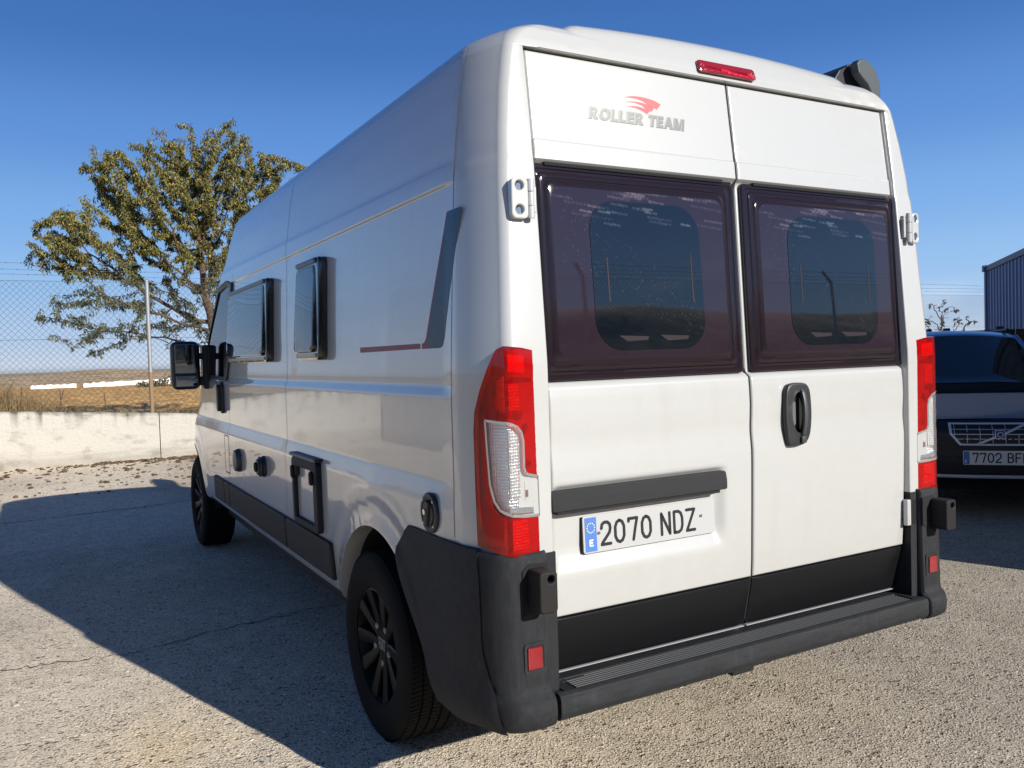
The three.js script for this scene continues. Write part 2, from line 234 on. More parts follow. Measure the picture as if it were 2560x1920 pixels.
// ---------------------------------------------------------------- tree behind the far wall
function grow(root, attractors, { step, kill, reach, sway, iters }) { // space colonisation
  const nodes = root.map((p, i) => ({ p, parent: i - 1, kids: 0 })), att = attractors.map((p) => ({ p, near: -1, d: 1e9, live: true })); let from = 0;
  for (let it = 0; it < iters; it++) {
    for (const a of att) if (a.live) for (let k = from; k < nodes.length; k++) { const d = a.p.distanceToSquared(nodes[k].p); if (d < a.d) { a.d = d; a.near = k; } }
    from = nodes.length; const pull = new Map();
    for (const a of att) if (a.live) { if (a.d < kill * kill) { a.live = false; continue; } if (a.d < reach * reach) { const v = a.p.clone().sub(nodes[a.near].p).normalize(); pull.has(a.near) ? pull.get(a.near).add(v) : pull.set(a.near, v); } }
    if (!pull.size) break;
    for (const [k, v] of pull) { if (nodes[k].kids > 3) continue; v.normalize().add(V(rr(-1, 1), rr(-1, 1), rr(-1, 1)).multiplyScalar(sway)).normalize(); nodes[k].kids++; nodes.push({ p: nodes[k].p.clone().addScaledVector(v, step), parent: k, kids: 0 }); }
    if (nodes.length === from) break;
  }
  return nodes;
}
function woodOf(nodes, tip, power, rootR) {
  const load = new Float32Array(nodes.length).fill(0); for (let k = nodes.length - 1; k > 0; k--) { if (!load[k]) load[k] = 1; load[nodes[k].parent] += load[k]; }
  const top = load[0] || 1; const r = nodes.map((n, k) => Math.max(tip, rootR * Math.pow((load[k] || 1) / top, power))); return r;
}
const barkTex = tex(256, 256, (i, j, c) => { const n = fbm(i / 8, j / 32) * .7 + N3(i / 2, j / 5) * .3, k = smooth(.35, .65, n); c[0] = s2(lerp(.035, .17, k)); c[1] = s2(lerp(.024, .105, k)); c[2] = s2(lerp(.018, .07, k)); });
const bark = M(1, 1, 1, .95, { map: barkTex, specularIntensity: .3 });
function branchGeo(nodes, r, ok) { const list = []; for (let k = 1; k < nodes.length; k++) if (ok(k)) { const a = nodes[nodes[k].parent].p, b = nodes[k].p, ra = Math.min(r[nodes[k].parent], r[k] * 1.25); list.push(tubeBetween(a, b, ra, r[k] > .03 ? 9 : r[k] > .01 ? 5 : 3, r[k])); } return merge(list); }
const leafGeo = (len, wid) => { const g = new THREE.BufferGeometry(), w = wid / 2; g.setAttribute('position', new THREE.Float32BufferAttribute([0, 0, 0, -w, -len * .4, .004, 0, -len * .45, -.006, 0, -len, .012, w, -len * .4, .004], 3)); g.setIndex([0, 1, 2, 1, 3, 2, 0, 2, 4, 2, 3, 4]); g.computeVertexNormals(); return g; };
function leaves(name, nodes, r, pick, per, geo, palette, parent, droop) {
  const spots = []; for (let k = 1; k < nodes.length; k++) { const n = pick(k, nodes[k].p, r[k]); for (let q = 0; q < n * per; q++) if (rnd() < n * per - Math.floor(q)) spots.push(nodes[k].p.clone().lerp(nodes[nodes[k].parent].p, rnd()).add(V(rr(-1, 1), rr(-1, .6), rr(-1, 1)).multiplyScalar(.055))); }
  const im = new THREE.InstancedMesh(geo, M(1, 1, 1, .6, { transmission: .25, specularIntensity: .5 }), spots.length), m = new THREE.Matrix4(), c = new THREE.Color();
  spots.forEach((p, i) => { const s = rr(.65, 1.25); m.compose(p, new THREE.Quaternion().setFromEuler(new THREE.Euler(rr(-droop, droop), rr(0, 6.3), rr(-droop, droop))), V(s, s, s)); im.setMatrixAt(i, m); const q = palette[Math.floor(Math.pow(rnd(), 1.2) * palette.length)], b = rr(.6, 1.3); c.setRGB(q[0] * b, q[1] * b, q[2] * b); im.setColorAt(i, c); });
  im.name = name; im.userData.kind = 'stuff'; im.castShadow = im.receiveShadow = true; parent.add(im); return im;
}
{
  const o = V(.95, 0, -14.2), rt = V(.9836, 0, .1805), fw = V(.1805, 0, -.9836), T = (L, y, D) => o.clone().addScaledVector(rt, L).addScaledVector(fw, D).setY(y);
  const tree = thing('almond_tree', 'autumn tree with yellow and olive leaves behind the far wall, left of the van', 'tree', null, [o.x, 0, o.z]);
  const lobes = [[-.85, 4.45, 0, 1.35, 1.15, 1.3, 760], [.1, 5.0, 0, .95, .9, 1, 430], [.2, 3.7, .2, 1.1, .7, .9, 260], [-2.05, 3.75, 0, 1.05, .85, 1.0, 430], [1.25, 4.35, 0, 1.4, 1.0, 1.3, 640], [-1.95, 2.35, -.1, 1.15, .75, .9, 210], [-.45, 3.05, 0, 1.4, .75, 1.2, 240], [-2.9, 3.5, 0, .35, .6, .6, 40], [-.35, 2.25, .1, 1.15, .6, .9, 170], [.9, 2.9, .2, 1.0, .7, .8, 140], [-1.6, 5.0, 0, .8, .55, .7, 60], [.25, 5.65, 0, .35, .42, .4, 50], [-.5, 5.5, 0, .9, .4, .6, 50]];
  const att = []; for (const [L, y, D, a, b, c, n] of lobes) for (let k = 0; k < n; k++) { let u, v, w; do { u = rr(-1, 1); v = rr(-1, 1); w = rr(-1, 1); } while (u * u + v * v + w * w > 1); att.push(T(L + u * a, y + v * b, D + w * c)); }
  const root = [[0, .3, 0], [-.02, .7, 0], [.02, 1.1, .02], [-.02, 1.5, 0], [-.06, 1.85, -.03]].map((q) => T(...q));
  const limb = []; // two thick limbs that the photograph shows above the mirror
  const nodes = grow(root, att, { step: .13, kill: .17, reach: 2.6, sway: .28, iters: 90 });
  const r = woodOf(nodes, .0032, .56, .125);
  const local = (g) => { g.translate(-o.x, 0, -o.z); return g; };
  mesh('trunk', local(branchGeo(nodes, r, (k) => r[k] > .04)), bark, tree);
  tag(mesh('branches', local(branchGeo(nodes, r, (k) => r[k] <= .04)), bark, tree), null, null, 'stuff');
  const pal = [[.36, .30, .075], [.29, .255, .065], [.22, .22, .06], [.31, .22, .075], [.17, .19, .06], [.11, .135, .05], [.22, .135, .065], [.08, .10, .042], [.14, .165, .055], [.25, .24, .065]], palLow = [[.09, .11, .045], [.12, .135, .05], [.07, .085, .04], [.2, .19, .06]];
  const hi = leaves('crown', nodes, r, (k, p, q) => q > .012 ? 0 : smooth(2.75, 3.5, p.y) * (.35 + 1.1 * smooth(.38, .64, fbm(p.x * 2.6 + 20, p.y * 2.6 + p.z * 2))) * (p.y > 5.5 ? .5 : 1), 64, leafGeo(.072, .020), pal, tree, 1.1);
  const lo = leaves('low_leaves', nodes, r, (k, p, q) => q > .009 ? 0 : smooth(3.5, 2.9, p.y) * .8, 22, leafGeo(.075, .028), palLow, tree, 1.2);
  hi.position.set(-o.x, 0, -o.z); lo.position.set(-o.x, 0, -o.z);
}
// sparse bush behind the fence, right of the van
{
  const o = V(20.3, 0, -12.75), b = thing('sparse_bush', 'thin leggy bush with few dark leaves between the van and the blue container', 'bush', null, [o.x, 0, o.z]);
  const att = []; for (let k = 0; k < 230; k++) { const u = rr(-2.0, 1.9), y = rr(1.0, 2.9); if (y - 1 < 1.9 - Math.abs(u - .5) * .55) att.push(V(o.x + u, y, o.z + rr(-.5, .2))); }
  const nodes = grow([V(o.x, .3, o.z), V(o.x, .6, o.z), V(o.x + .03, .9, o.z)], att, { step: .09, kill: .13, reach: 1.6, sway: .35, iters: 60 }), r = woodOf(nodes, .006, .45, .05);
  const g = branchGeo(nodes, r, () => true); g.translate(-o.x, 0, -o.z); mesh('stem', g, bark, b);
  leaves('foliage', nodes, r, (k, p, q) => q > .011 ? 0 : rnd() < .22 ? 1 : 0, 4, leafGeo(.12, .065), [[.025, .03, .02], [.04, .045, .025]], b, 1.5).position.set(-o.x, 0, -o.z);
}
// shrubs far across the field
const shrubSpots = [[5.7, -.86, .55, 'round green shrub on the far field edge, left of the fence post'], [6.6, -.84, .75, 'small dark shrub at the foot of the far white wall near the fence post'], [7.6, -.78, 1.2, 'larger olive shrub in front of the right end of the far white wall'], [8.6, -.8, 1.0, 'olive shrub of the far field nearest the van mirror']];
for (const [b, e, h, label] of shrubSpots) {
  const d = 74, a = b * Math.PI / 180, x = -2.08 + Math.sin(a) * d, z = 2.06 - Math.cos(a) * d, s = thing('shrub', label, 'shrub', 'shrubs along the far field edge', [x, -.2, z]);
  const spots = 260, im = new THREE.InstancedMesh(leafGeo(.22, .16), M(1, 1, 1, .8), spots), m = new THREE.Matrix4(), c = new THREE.Color();
  for (let i = 0; i < spots; i++) { const t = rnd() * 6.3, q = Math.sqrt(rnd()) * h * .75, y = rnd() * h * Math.sqrt(1 - (q / h) ** 2); m.compose(V(Math.cos(t) * q * 1.2, y, Math.sin(t) * q), new THREE.Quaternion().setFromEuler(new THREE.Euler(rr(-2, 2), rr(0, 6), rr(-2, 2))), V(1, 1, 1)); im.setMatrixAt(i, m); const k = rr(.6, 1.3); c.setRGB(.13 * k, .115 * k, .04 * k); im.setColorAt(i, c); }
  im.name = 'foliage'; im.userData.kind = 'stuff'; s.add(im); mesh('stem', [0, 1, 2, 3].map((k) => tubeBetween(V(0, -.2, 0), V(rr(-.3, .3) * h, h * .6, rr(-.3, .3) * h), .03, 5, .015)), bark, s);
}
// long low white walls at the far edge of the field
function farWall(b0, b1, e0, e1, label) {
  const d = 84, w = thing('far_white_wall', label, 'wall', null, [-2.08, 0, 2.06]), n = Math.ceil((b1 - b0) * 9), white = M(.82, .80, .76, .9);
  const pts = []; const P = (b, e) => { const a = b * Math.PI / 180; return [Math.sin(a) * d, 1.43 + d * Math.tan(e * Math.PI / 180)]; };
  for (let i = 0; i <= n; i++) { const b = lerp(b0, b1, i / n); pts.push(P(b, lerp(e0, e1, i / n) + (rnd() - .5) * .11)); if (i < n) pts.push(P(b + (b1 - b0) / n * .95, pts.length ? lerp(e0, e1, i / n) + (rnd() - .5) * .11 : e0)); }
  const s = poly([...pts, [P(b1, 0)[0], -.6], [P(b0, 0)[0], -.6]]), g = new THREE.ExtrudeGeometry(s, { depth: .5, bevelEnabled: false }); g.translate(0, 0, -d - .25); mesh('masonry', g, white, w);
  const niche = []; if (b1 > 5) for (const b of [6.1, 6.45, 6.9, 7.4, 7.75]) { const q = P(b, -.93); niche.push(box(.28, .3, .06, q[0], q[1], -d + .26)); } if (niche.length) mesh('niche', niche, M(.12, .1, .07, 1), w);
}
farWall(-.45, 1.95, -.86, -.83, 'far white masonry wall across the ploughed field, short left stretch');
farWall(2.33, 9.2, -.83, -.70, 'far white masonry wall across the ploughed field, long right stretch with dark niches');

// ---------------------------------------------------------------- weeds, soil and litter along the wall
{
  const rows = []; // dark clods of earth heaped behind the wall top
  for (let j = 0; j <= 16; j++) { const r = []; for (let i = 0; i <= 260; i++) { const x = lerp(-4.2, 4.5, i / 260), t = j / 16, prof = Math.sin(t * Math.PI), k = .35 + .9 * fbm(x * 1.1 + 3, 2), clod = (fbm(x * 5, t * 5 + 3) - .35) * .24 * prof; r.push(V(x, wallTop(x) - .10 + prof * (.09 * k + clod * .8), -12.36 - t * .75)); } rows.push(r); }
  tag(mesh('soil_heap', grid(rows), M(.055, .042, .034, 1, { specularIntensity: .2 })), 'dark clods of earth heaped along the top of the far wall', 'soil', 'stuff');
  const straw = []; const blade = (x, y, z, h, lean, w = .006) => { const e = V(x + rr(-lean, lean), y + h, z + rr(-lean, lean)), m = V((x + e.x) / 2 + rr(-.03, .03), y + h * .6, z); straw.push(tubeBetween(V(x, y, z), m, w, 3, w * .7), tubeBetween(m, e, w * .7, 3, w * .25)); };
  for (let k = 0; k < 900; k++) { const c = rnd() < .62, x = c ? -2.62 + (rnd() ** 1.6) * .75 : rr(-2.4, .3), h = c ? rr(.15, .48) * (1 - .5 * clamp((x + 2.5) / .8)) : rr(.05, .2); blade(x, wallTop(x) - .05, rr(-12.42, -12.8), h, c ? .16 : .12, rr(.0025, .005)); }
  tag(mesh('dry_grass', straw, M(.36, .25, .11, .9)), 'dry straw coloured grass growing along the top of the far wall', 'grass', 'stuff');
  const sticks = []; for (const [x, h, ln] of [[-2.33, .36, .01], [-1.85, .32, .09], [-1.79, .33, -.02], [-1.17, .3, -.03], [-2.62, .42, .2]]) sticks.push([x, h, ln]);
  sticks.forEach(([x, h, ln], i) => mesh('dead_stalk', tubeBetween(V(x, wallTop(x) - .05, -12.6), V(x + ln, wallTop(x) + h, -12.6), .009, 5, .006), M(.10, .07, .04, 1)).userData = { label: ['thick upright dead stalk left of centre above the far wall', 'leaning dead stalk of the close pair above the far wall', 'upright dead stalk of the close pair above the far wall', 'thin dead stalk nearest the fence post above the far wall', 'curved dead stalk in the tall grass at the left edge'][i], category: 'stalk', group: 'dead stalks above the far wall' });
  const im = new THREE.InstancedMesh(new THREE.IcosahedronGeometry(1, 1), M(1, 1, 1, 1, { specularIntensity: .2 }), 2600), m = new THREE.Matrix4(), c = new THREE.Color();
  for (let i = 0; i < 2600; i++) {
    const band = rnd() < .45; let x, z; if (band) { x = -2.4 + Math.sqrt(rnd()) * 4.2; z = -12.02 + Math.abs(rr(0, 1) * rr(0, 1)) * .55; } else { x = rr(-2.9, 1.8); z = -12 + Math.pow(rnd(), 1.7) * 3.4; if (rnd() > .3 + .9 * smooth(.42, .6, fbm(x * 1.4 + 4, z * 1.4 + 8)) * smooth(-3.2, -.6, x)) { z = -12.03; x = rr(-1.4, 1.8); } }
    const s = Math.pow(rnd(), 2.6) * .026 + .006; m.compose(V(x, s * .22, z), new THREE.Quaternion().setFromEuler(new THREE.Euler(rr(-.2, .2), rr(0, 6), rr(-.2, .2))), V(s * rr(.9, 2), s * rr(.35, .8), s)); im.setMatrixAt(i, m); const k = rr(.5, 1.3); c.setRGB(.12 * k, .08 * k, .05 * k); im.setColorAt(i, c);
  }
  im.name = 'leaf_litter'; tag(im, 'brown clods and dead leaves strewn on the paving at the foot of the far wall', 'litter', 'stuff'); im.castShadow = true; scene.add(im);
}
// ---------------------------------------------------------------- the camper van (rear at z = 0, nose towards -z, left side at -x)
const dirtTex = tex(2048, 1024, (i, j, c) => { // thin road film: 6.4 m x 2.6 m, runs under the joints, dust towards the sill
  const u = i / 2048 * 6.4, v = j / 1024 * 2.6, st = Math.max(0, N1(u * 21, 3.3) - .55) * 1.6 * (.4 + N2(u * 3, v * 2)), run = st * (.05 * smooth(1.0, 1.33, v) * smooth(1.36, 1.30, v) + .045 * smooth(1.5, 2.0, v) * smooth(2.02, 1.98, v) + .06 * smooth(.5, .95, v) * smooth(1.0, .95, v));
  const film = .030 * fbm(u * 2.2, v * 2.2) + .07 * smooth(1.0, .45, v) * (.3 + fbm(u * 4, v * 4)) + .02 * N3(u * 40, v * 40), d = run + film; c[0] = s2(clamp(1.02 - d * .85)); c[1] = s2(clamp(1.02 - d)); c[2] = s2(clamp(1.02 - d * 1.25)); });
const paint = M(.438, .446, .440, .26, { map: dirtTex, clearcoat: 1, clearcoatRoughness: .025, ior: 1.9 });
const black = M(.022, .023, .025, .42, { specularIntensity: .9 }), rubber = M(.012, .012, .012, .75), gloss = M(.008, .008, .009, .08, { clearcoat: 1, clearcoatRoughness: .03 });
const grainTex = tex(512, 512, (i, j, c) => { c[0] = c[1] = c[2] = N1(i / 1.7, j / 1.7) * .6 + N2(i / 3.1, j / 3.1) * .4; }, false); grainTex.repeat.set(9, 9);
const scuffTex = tex(512, 512, (i, j, c) => { const n = fbm(i / 16, j / 16), f = N3(i / 2.2, j / 2.2); c[0] = c[1] = c[2] = s2(clamp(.55 + (n - .5) * .42 + (f - .5) * .16 + Math.max(0, N1(i / 3, j / 70) - .8) * .9)); });
const trim = M(.036, .039, .0445, .58, { map: scuffTex, bumpMap: grainTex, bumpScale: .0006, specularIntensity: .45 }), doorTrim = M(.0055, .006, .007, .34, { specularIntensity: .5 });
const seam = M(.20, .20, .205, .8), gap = M(.006, .006, .007, .9), chrome = M(.75, .76, .78, .12, { metalness: 1 });
const van = thing('camper_van', 'white high roof camper van with dark tinted rear windows, in the middle of the yard', 'camper van');

const XS = [[.42, .965], [.45, .998], [.5, 1.012], [.65, 1.019], [.95, 1.0215], [.970, 1.0215], [.979, 1.020], [1.036, 1.0085], [1.046, 1.006], [1.07, 1.0055], [1.2, 1.0055], [1.30, 1.006], [1.311, 1.0058], [1.317, 1.004], [1.338, .9965], [1.345, .995], [1.37, .9945], [1.6, .988], [1.95, .974], [1.953, .9745], [1.957, .980], [1.962, .9810], [2.016, .9755], [2.026, .9742], [2.036, .9710], [2.05, .9685], [2.2, .949], [2.30, .930], [2.34, .920], [2.37, .906], [2.39, .890], [2.405, .870], [2.418, .845], [2.428, .818], [2.436, .785], [2.443, .74]];
const XSmooth = [[.42, .965], [.45, .998], [.5, 1.012], [.65, 1.016], [1.4, 1.006], [1.7, .990], [1.95, .977], [2.06, .967], [2.2, .949], [2.3, .930]];
const ZRP = [[.4, .015], [1.4, .015], [1.53, .006], [1.78, -.012], [1.98, -.028], [2.2, -.055], [2.336, -.072], [2.36, -.078], [2.40, -.092], [2.42, -.108], [2.436, -.135], [2.443, -.17]];
const ZD = [[.5, -.047], [.655, -.013], [.72, -.009], [.9, -.003], [1.04, .001], [1.09, .0015], [1.12, -.001], [1.15, -.0038], [1.175, -.0038], [1.21, -.0015], [1.245, 0], [1.30, -.002], [1.34, -.006], [1.352, -.03], [1.99, -.062], [2.004, -.043], [2.06, -.048], [2.064, -.0525], [2.07, -.053], [2.33, -.0855]];
const ZSTART = [[.4, -4.75], [1.0, -4.8], [1.3, -4.62], [1.6, -4.28], [2.02, -3.86], [2.12, -3.74], [2.36, -3.58], [2.42, -3.4], [2.443, -3.25]];
const ZFRONT = [[.4, -5.8], [.6, -5.95], [.8, -5.93], [1.0, -5.82], [1.12, -5.66], [1.24, -5.35], [2.02, -4.34], [2.12, -4.24], [2.34, -4.04], [2.40, -3.92], [2.443, -3.70]];
const ARCH_R = [-.888, .36, .455], ARCH_F = [-4.995, .385, .43];
const doorZ = (y) => knots(ZD, y);
function halfX(y, z) { // half width of the body
  const k = smooth(-.30, -.19, z); let x = lerp(knots(XS, y), y < 2.3 ? knots(XSmooth, y) : knots(XS, y), k);
  for (const [cz, cy] of [ARCH_R, ARCH_F]) if (y > cy - .3) { const d = Math.hypot(z - cz, y - cy), ax = smooth(.5, .47, d) * .013 + .007 * Math.exp(-(((d - .585) / .03) ** 2)) * smooth(.4, .75, y); x += ax * smooth(1.0, .9, y); }
  const zs = knots(ZSTART, y), zf = knots(ZFRONT, y); if (z < zs) { const q = clamp((zs - z) / (zs - zf)); x *= Math.pow(Math.max(0, 1 - Math.pow(q, 2.3)), 1 / 2.3); }
  return x;
}
function cornerXZ(y, t) { // rear corner, t 0 at the pillar's flat and 1 on the side
  // tight round edge, then a slanting flank that runs out into the side
  const z0 = knots(ZRP, y), xs = halfX(y, z0 - .13), r = y < 2.34 ? .038 : lerp(.038, .07, smooth(2.34, 2.44, y)), A = 1.27, cx = xs - r * Math.sin(A) - .053;
  if (t < .6) { const a = t / .6 * A; return [cx + r * Math.sin(a), z0 - r + r * Math.cos(a)]; }
  const q = (t - .6) / .4, ex = cx + r * Math.sin(A), ez = z0 - r + r * Math.cos(A), m = lerp(q, smooth(0, 1, q), .0); return [ex + (xs - ex) * (1 - (1 - q) * (1 - q) * .45 - (1 - q) * .55), lerp(ez, z0 - .185, m)];
}
function planHalf(y) { // half outline (x > 0) from the middle of the rear round to the nose
  const out = [], zp = knots(ZRP, y), zi = y > 2.3355 ? zp : Math.min(zp, doorZ(Math.max(.5, y))) - .036;
  for (const x of [0, .2, .4, .6, .75, .801]) out.push([Math.min(x, x / .9 * (halfX(y, zp - .17) + .0)), zi]);
  if (y > 2.3355) { const xm = Math.min(.8, halfX(y, zp - .19) - .16); out.forEach((p, i) => { p[0] = xm * i / 6; }); out.push([xm * .985, zp], [xm * .99, zp], [xm, zp]); } else out.push([.804, zi], [.806, zp - .006], [.812, zp]);
  for (let i = 0; i <= 30; i++) out.push(cornerXZ(y, i / 30));
  const zs = knots(ZSTART, y), zf = knots(ZFRONT, y);
  for (let i = 0; i < 60; i++) { const z = lerp(zp - .20, -2.0, i / 60); out.push([halfX(y, z), z]); }
  for (let i = 0; i <= 20; i++) { const z = lerp(-2.02, Math.max(-4.2, zs), i / 20); out.push([halfX(y, z), z]); }
  const z1 = Math.max(-4.2, zs); const za = zs < z1 - .05 ? zs : z1 - .02; for (let i = 1; i <= 10; i++) { const z = lerp(z1, za, i / 10); out.push([halfX(y, z), z]); }
  for (let i = 1; i <= 24; i++) { const a = i / 24 * Math.PI / 2, z = za - (za - zf) * Math.pow(Math.sin(a), 2 / 2.3); out.push([i === 24 ? 0 : halfX(y, z), z]); }
  return out;
}
{
  const ys = []; for (const [a, b, n] of [[.42, .45, 3], [.46, .94, 17], [.95, 1.055, 22], [1.065, 1.29, 9], [1.3, 1.36, 20], [1.38, 1.93, 20], [1.94, 1.97, 16], [1.975, 2.06, 18], [2.08, 2.3, 10], [2.31, 2.335, 3], [2.3365, 2.443, 26]]) for (let i = 0; i < n; i++) ys.push(lerp(a, b, i / (n - 1)));
  const rows = ys.map((y) => { const h = planHalf(y), r = []; for (const [x, z] of h) r.push(V(-x, y + .016 * Math.exp(-(((y - 2.03) / .03) ** 2)) * clamp((-z - 1.8) / 1.8, -1, 1), z)); for (let i = h.length - 2; i > 0; i--) r.push(V(h[i][0], rows0(h[i], y), h[i][1])); return r; });
  function rows0(p, y) { return y + .016 * Math.exp(-(((y - 2.03) / .03) ** 2)) * clamp((-p[1] - 1.8) / 1.8, -1, 1); }
  const last = rows[rows.length - 1];
  for (const [f, y] of [[.9, 2.450], [.6, 2.459], [.25, 2.464]]) rows.push(last.map((p) => V(p.x * f, y, -1.7 + (p.z + 1.7) * (f * .5 + .5))));
  let g = grid(rows, true); const n = last.length, idx = [...g.index.array], pos = [...g.attributes.position.array], uv = [...g.attributes.uv.array], base = (rows.length - 1) * n;
  pos.push(0, .42, -2.9, 0, 2.465, -1.7); uv.push(0, 0, 0, 0); const b = pos.length / 3 - 2;
  for (let i = 0; i < n; i++) { idx.push(i, b, (i + 1) % n); idx.push(base + i, base + (i + 1) % n, b + 1); }
  for (let i = 0; i < idx.length; i += 3) { const q = idx[i + 1]; idx[i + 1] = idx[i + 2]; idx[i + 2] = q; }
  g = new THREE.BufferGeometry(); g.setAttribute('position', new THREE.Float32BufferAttribute(pos, 3)); g.setAttribute('uv', new THREE.Float32BufferAttribute(uv, 2)); g.setIndex(idx); g.computeVertexNormals();
  let shell = new Brush(g); shell.updateMatrixWorld(); const ev = new Evaluator(); ev.attributes = ['position', 'normal', 'uv'];
  for (const [cz, cy, R] of [ARCH_R, ARCH_F]) { const c = new Brush(at(new THREE.CylinderGeometry(R, R, 3, 72), 0, cy, cz, 0, 0, Math.PI / 2)); c.updateMatrixWorld(); shell = ev.evaluate(shell, c, SUBTRACTION); shell.updateMatrixWorld(); }
  mesh('body', metreUV(plain(shell.geometry)), paint, van);
}
function metreUV(g) { const p = g.attributes.position, u = g.attributes.uv; for (let i = 0; i < p.count; i++) u.setXY(i, (p.getZ(i) * -1 + p.getX(i) * .9 + 1) / 6.4, p.getY(i) / 2.6); return g; }
const side = (off = 0) => (u, v, w) => V(-(halfX(v, u) + w + off), v, u);     // shape coordinates (z, y) and height onto the left side
const patch = (name, shape, d, m, off = .0006, bevel = 0, edge = .035, parent = van) => mesh(name, bent(shape, d, side(off), edge, bevel), m, parent);
function ribbon(pts, w, off = .0009) { // narrow strip along the left side
  const a = [], b = []; for (let k = 0; k < pts.length - 1; k++) { const [z0, y0] = pts[k], [z1, y1] = pts[k + 1], L = Math.hypot(z1 - z0, y1 - y0), n = Math.max(2, Math.ceil(L / .012)), nz = -(y1 - y0) / L * w / 2, ny = (z1 - z0) / L * w / 2;
    for (let i = 0; i <= n; i++) { const z = lerp(z0, z1, i / n), y = lerp(y0, y1, i / n); a.push(side(off)(z + nz, y + ny, 0)); b.push(side(off)(z - nz, y - ny, 0)); } }
  return grid([a, b]);
}
// roof skin raised between the gutters, rounded at both ends
{
  const rows = [], prof = (x) => 2.487 - .030 * (x / .66) ** 2 - .026 * smooth(.585, .66, Math.abs(x));
  const sec = [[2.355, -.0765], [2.37, -.0795], [2.39, -.0865], [2.41, -.0935], [2.43, -.1005], [2.447, -.108], [2.460, -.1175], [2.470, -.130], [2.478, -.148], [2.483, -.175], [2.486, -.22], [2.487, -.32], [2.487, -.8], [2.487, -1.6], [2.487, -2.8], [2.480, -3.4], [2.46, -3.6], [2.42, -3.72], [2.38, -3.78]];
  for (const [y, z] of sec) { const r = []; for (let i = 0; i <= 60; i++) { const x = lerp(-.672, .672, i / 60), e = Math.abs(x) > .668, top = e ? 2.405 : prof(x); r.push(V(x, 2.355 + (y - 2.355) * (top - 2.355) / .132, z - (e ? .004 : 0))); } rows.push(r); }
  mesh('roof', metreUV(toCreasedNormals(plain(grid(rows)), .9)), paint, van);
  mesh('roof_vent', [box(.5, .05, .5, -.2, 2.52, -1.95, .02)], paint, van); mesh('roof_vent', [box(.42, .05, .42, 0, 2.50, -3.0, .02)], paint, van);
}
// panel joints of the left side
const seams = [[[-2.165, .45], [-2.165, 2.33]], [[-.212, .89], [-.222, 1.5], [-.215, 2.36]], [[-3.64, .46], [-3.62, 1.3], [-3.50, 1.95], [-3.46, 2.0]], [[-1.33, .5], [-1.28, .62]]];
for (const s of seams.slice(0, 3)) mesh('panel_seam', ribbon(s, .0034), seam, van);
mesh('fuel_flap_gap', [ribbon([[-3.745, .965], [-3.6, .965], [-3.605, .72], [-3.75, .72], [-3.745, .965]], .006)], gap, van);
// wheel housings, underside
for (const [cz, cy, R] of [ARCH_R, ARCH_F]) mesh('wheel_housing', [at(new THREE.CylinderGeometry(R - .004, R - .004, 1.92, 48, 1, true, -.1, Math.PI + .2), 0, cy, cz, 0, 0, Math.PI / 2), box(1.5, .5, .72, 0, .62, cz)], rubber, van);
mesh('underbody', [box(1.7, .16, 4.9, 0, .36, -2.9), box(.25, .14, .9, .3, .27, -2.2, .03), box(1.5, .12, .12, 0, .3, -.957, .03), box(1.5, .12, .2, 0, .3, -4.995, .03), box(.4, .12, .3, -.1, .40, -.45, .03)], rubber, van);
mesh('tow_bracket', [box(.10, .03, .06, -.09, .370, .0, .008)], gap, van);

// black side mouldings
const strip = (z0, z1) => { const g = bent(rrect(z0, .497, z1, .657, .014), .010, side(-.003), .05, .010); return g; };
for (const [a, b] of [[-4.14, -3.775], [-3.765, -3.595], [-3.585, -2.172], [-2.158, -1.405]]) mesh('side_moulding', strip(a, b), trim, van);

// living area windows with black frames
function sideWindow(z0, z1, y0, y1) {
  const w = mesh('side_window', [bent(rrect(z0, y0, z1, y1, .03), .031, side(0), .05, .010)], gloss, van);
  const glass = M(.006, .012, .02, .015, { ior: 1.9 });
  mesh('pane', bent(rrect(z0 - .004, y0 + .035, z1 - .045, y1 - .03, .03), .013, (u, v, q) => { const p = side(.03)(u, v, q); const f = clamp((v - y0) / (y1 - y0)); p.x += -.006 + .014 * f - .003 * Math.sin(clamp((u - z0) / (z1 - z0)) * Math.PI) * Math.sin(f * Math.PI); return p; }, .04, .008), glass, w);
  mesh('hinge_rail', bent(rrect(z0 + .01, y1 - .026, z1 - .03, y1 - .004, .006), .018, side(.028), .06, .004), M(.03, .032, .036, .3), w);
  mesh('drip_edge', bent(rrect(z0 + .01, y0 + .012, z1 - .03, y0 + .03, .004), .012, side(.031), .06, .003), M(.35, .32, .28, .25, { metalness: .6 }), w);
}
sideWindow(-3.44, -2.43, 1.438, 1.884); sideWindow(-1.83, -1.485, 1.438, 1.886);

// service hatch
{
  const s = rrect(-1.955, .672, -1.545, .992, .03), h = poly([[-1.918, .702], [-1.605, .702], [-1.605, .885], [-1.640, .905], [-1.640, .945], [-1.872, .945], [-1.872, .905], [-1.918, .885]]);
  s.holes.push(h); const f = patch('service_hatch', s, .020, trim, 0, .006, .05);
  mesh('hatch_door', bent(poly([[-1.917, .703], [-1.606, .703], [-1.606, .885], [-1.641, .905], [-1.641, .944], [-1.871, .944], [-1.871, .905], [-1.917, .885]]), .006, side(.001), .06), paint, f);
  for (const z of [-1.915, -1.605]) mesh('latch', bent(rrect(z - .02, .885, z + .02, .945, .015), .014, side(.020), .05, .004), gap, f);
  mesh('rain_lip', bent(rrect(-1.965, .99, -1.535, 1.006, .006), .033, side(0), .06, .004), black, f);
}
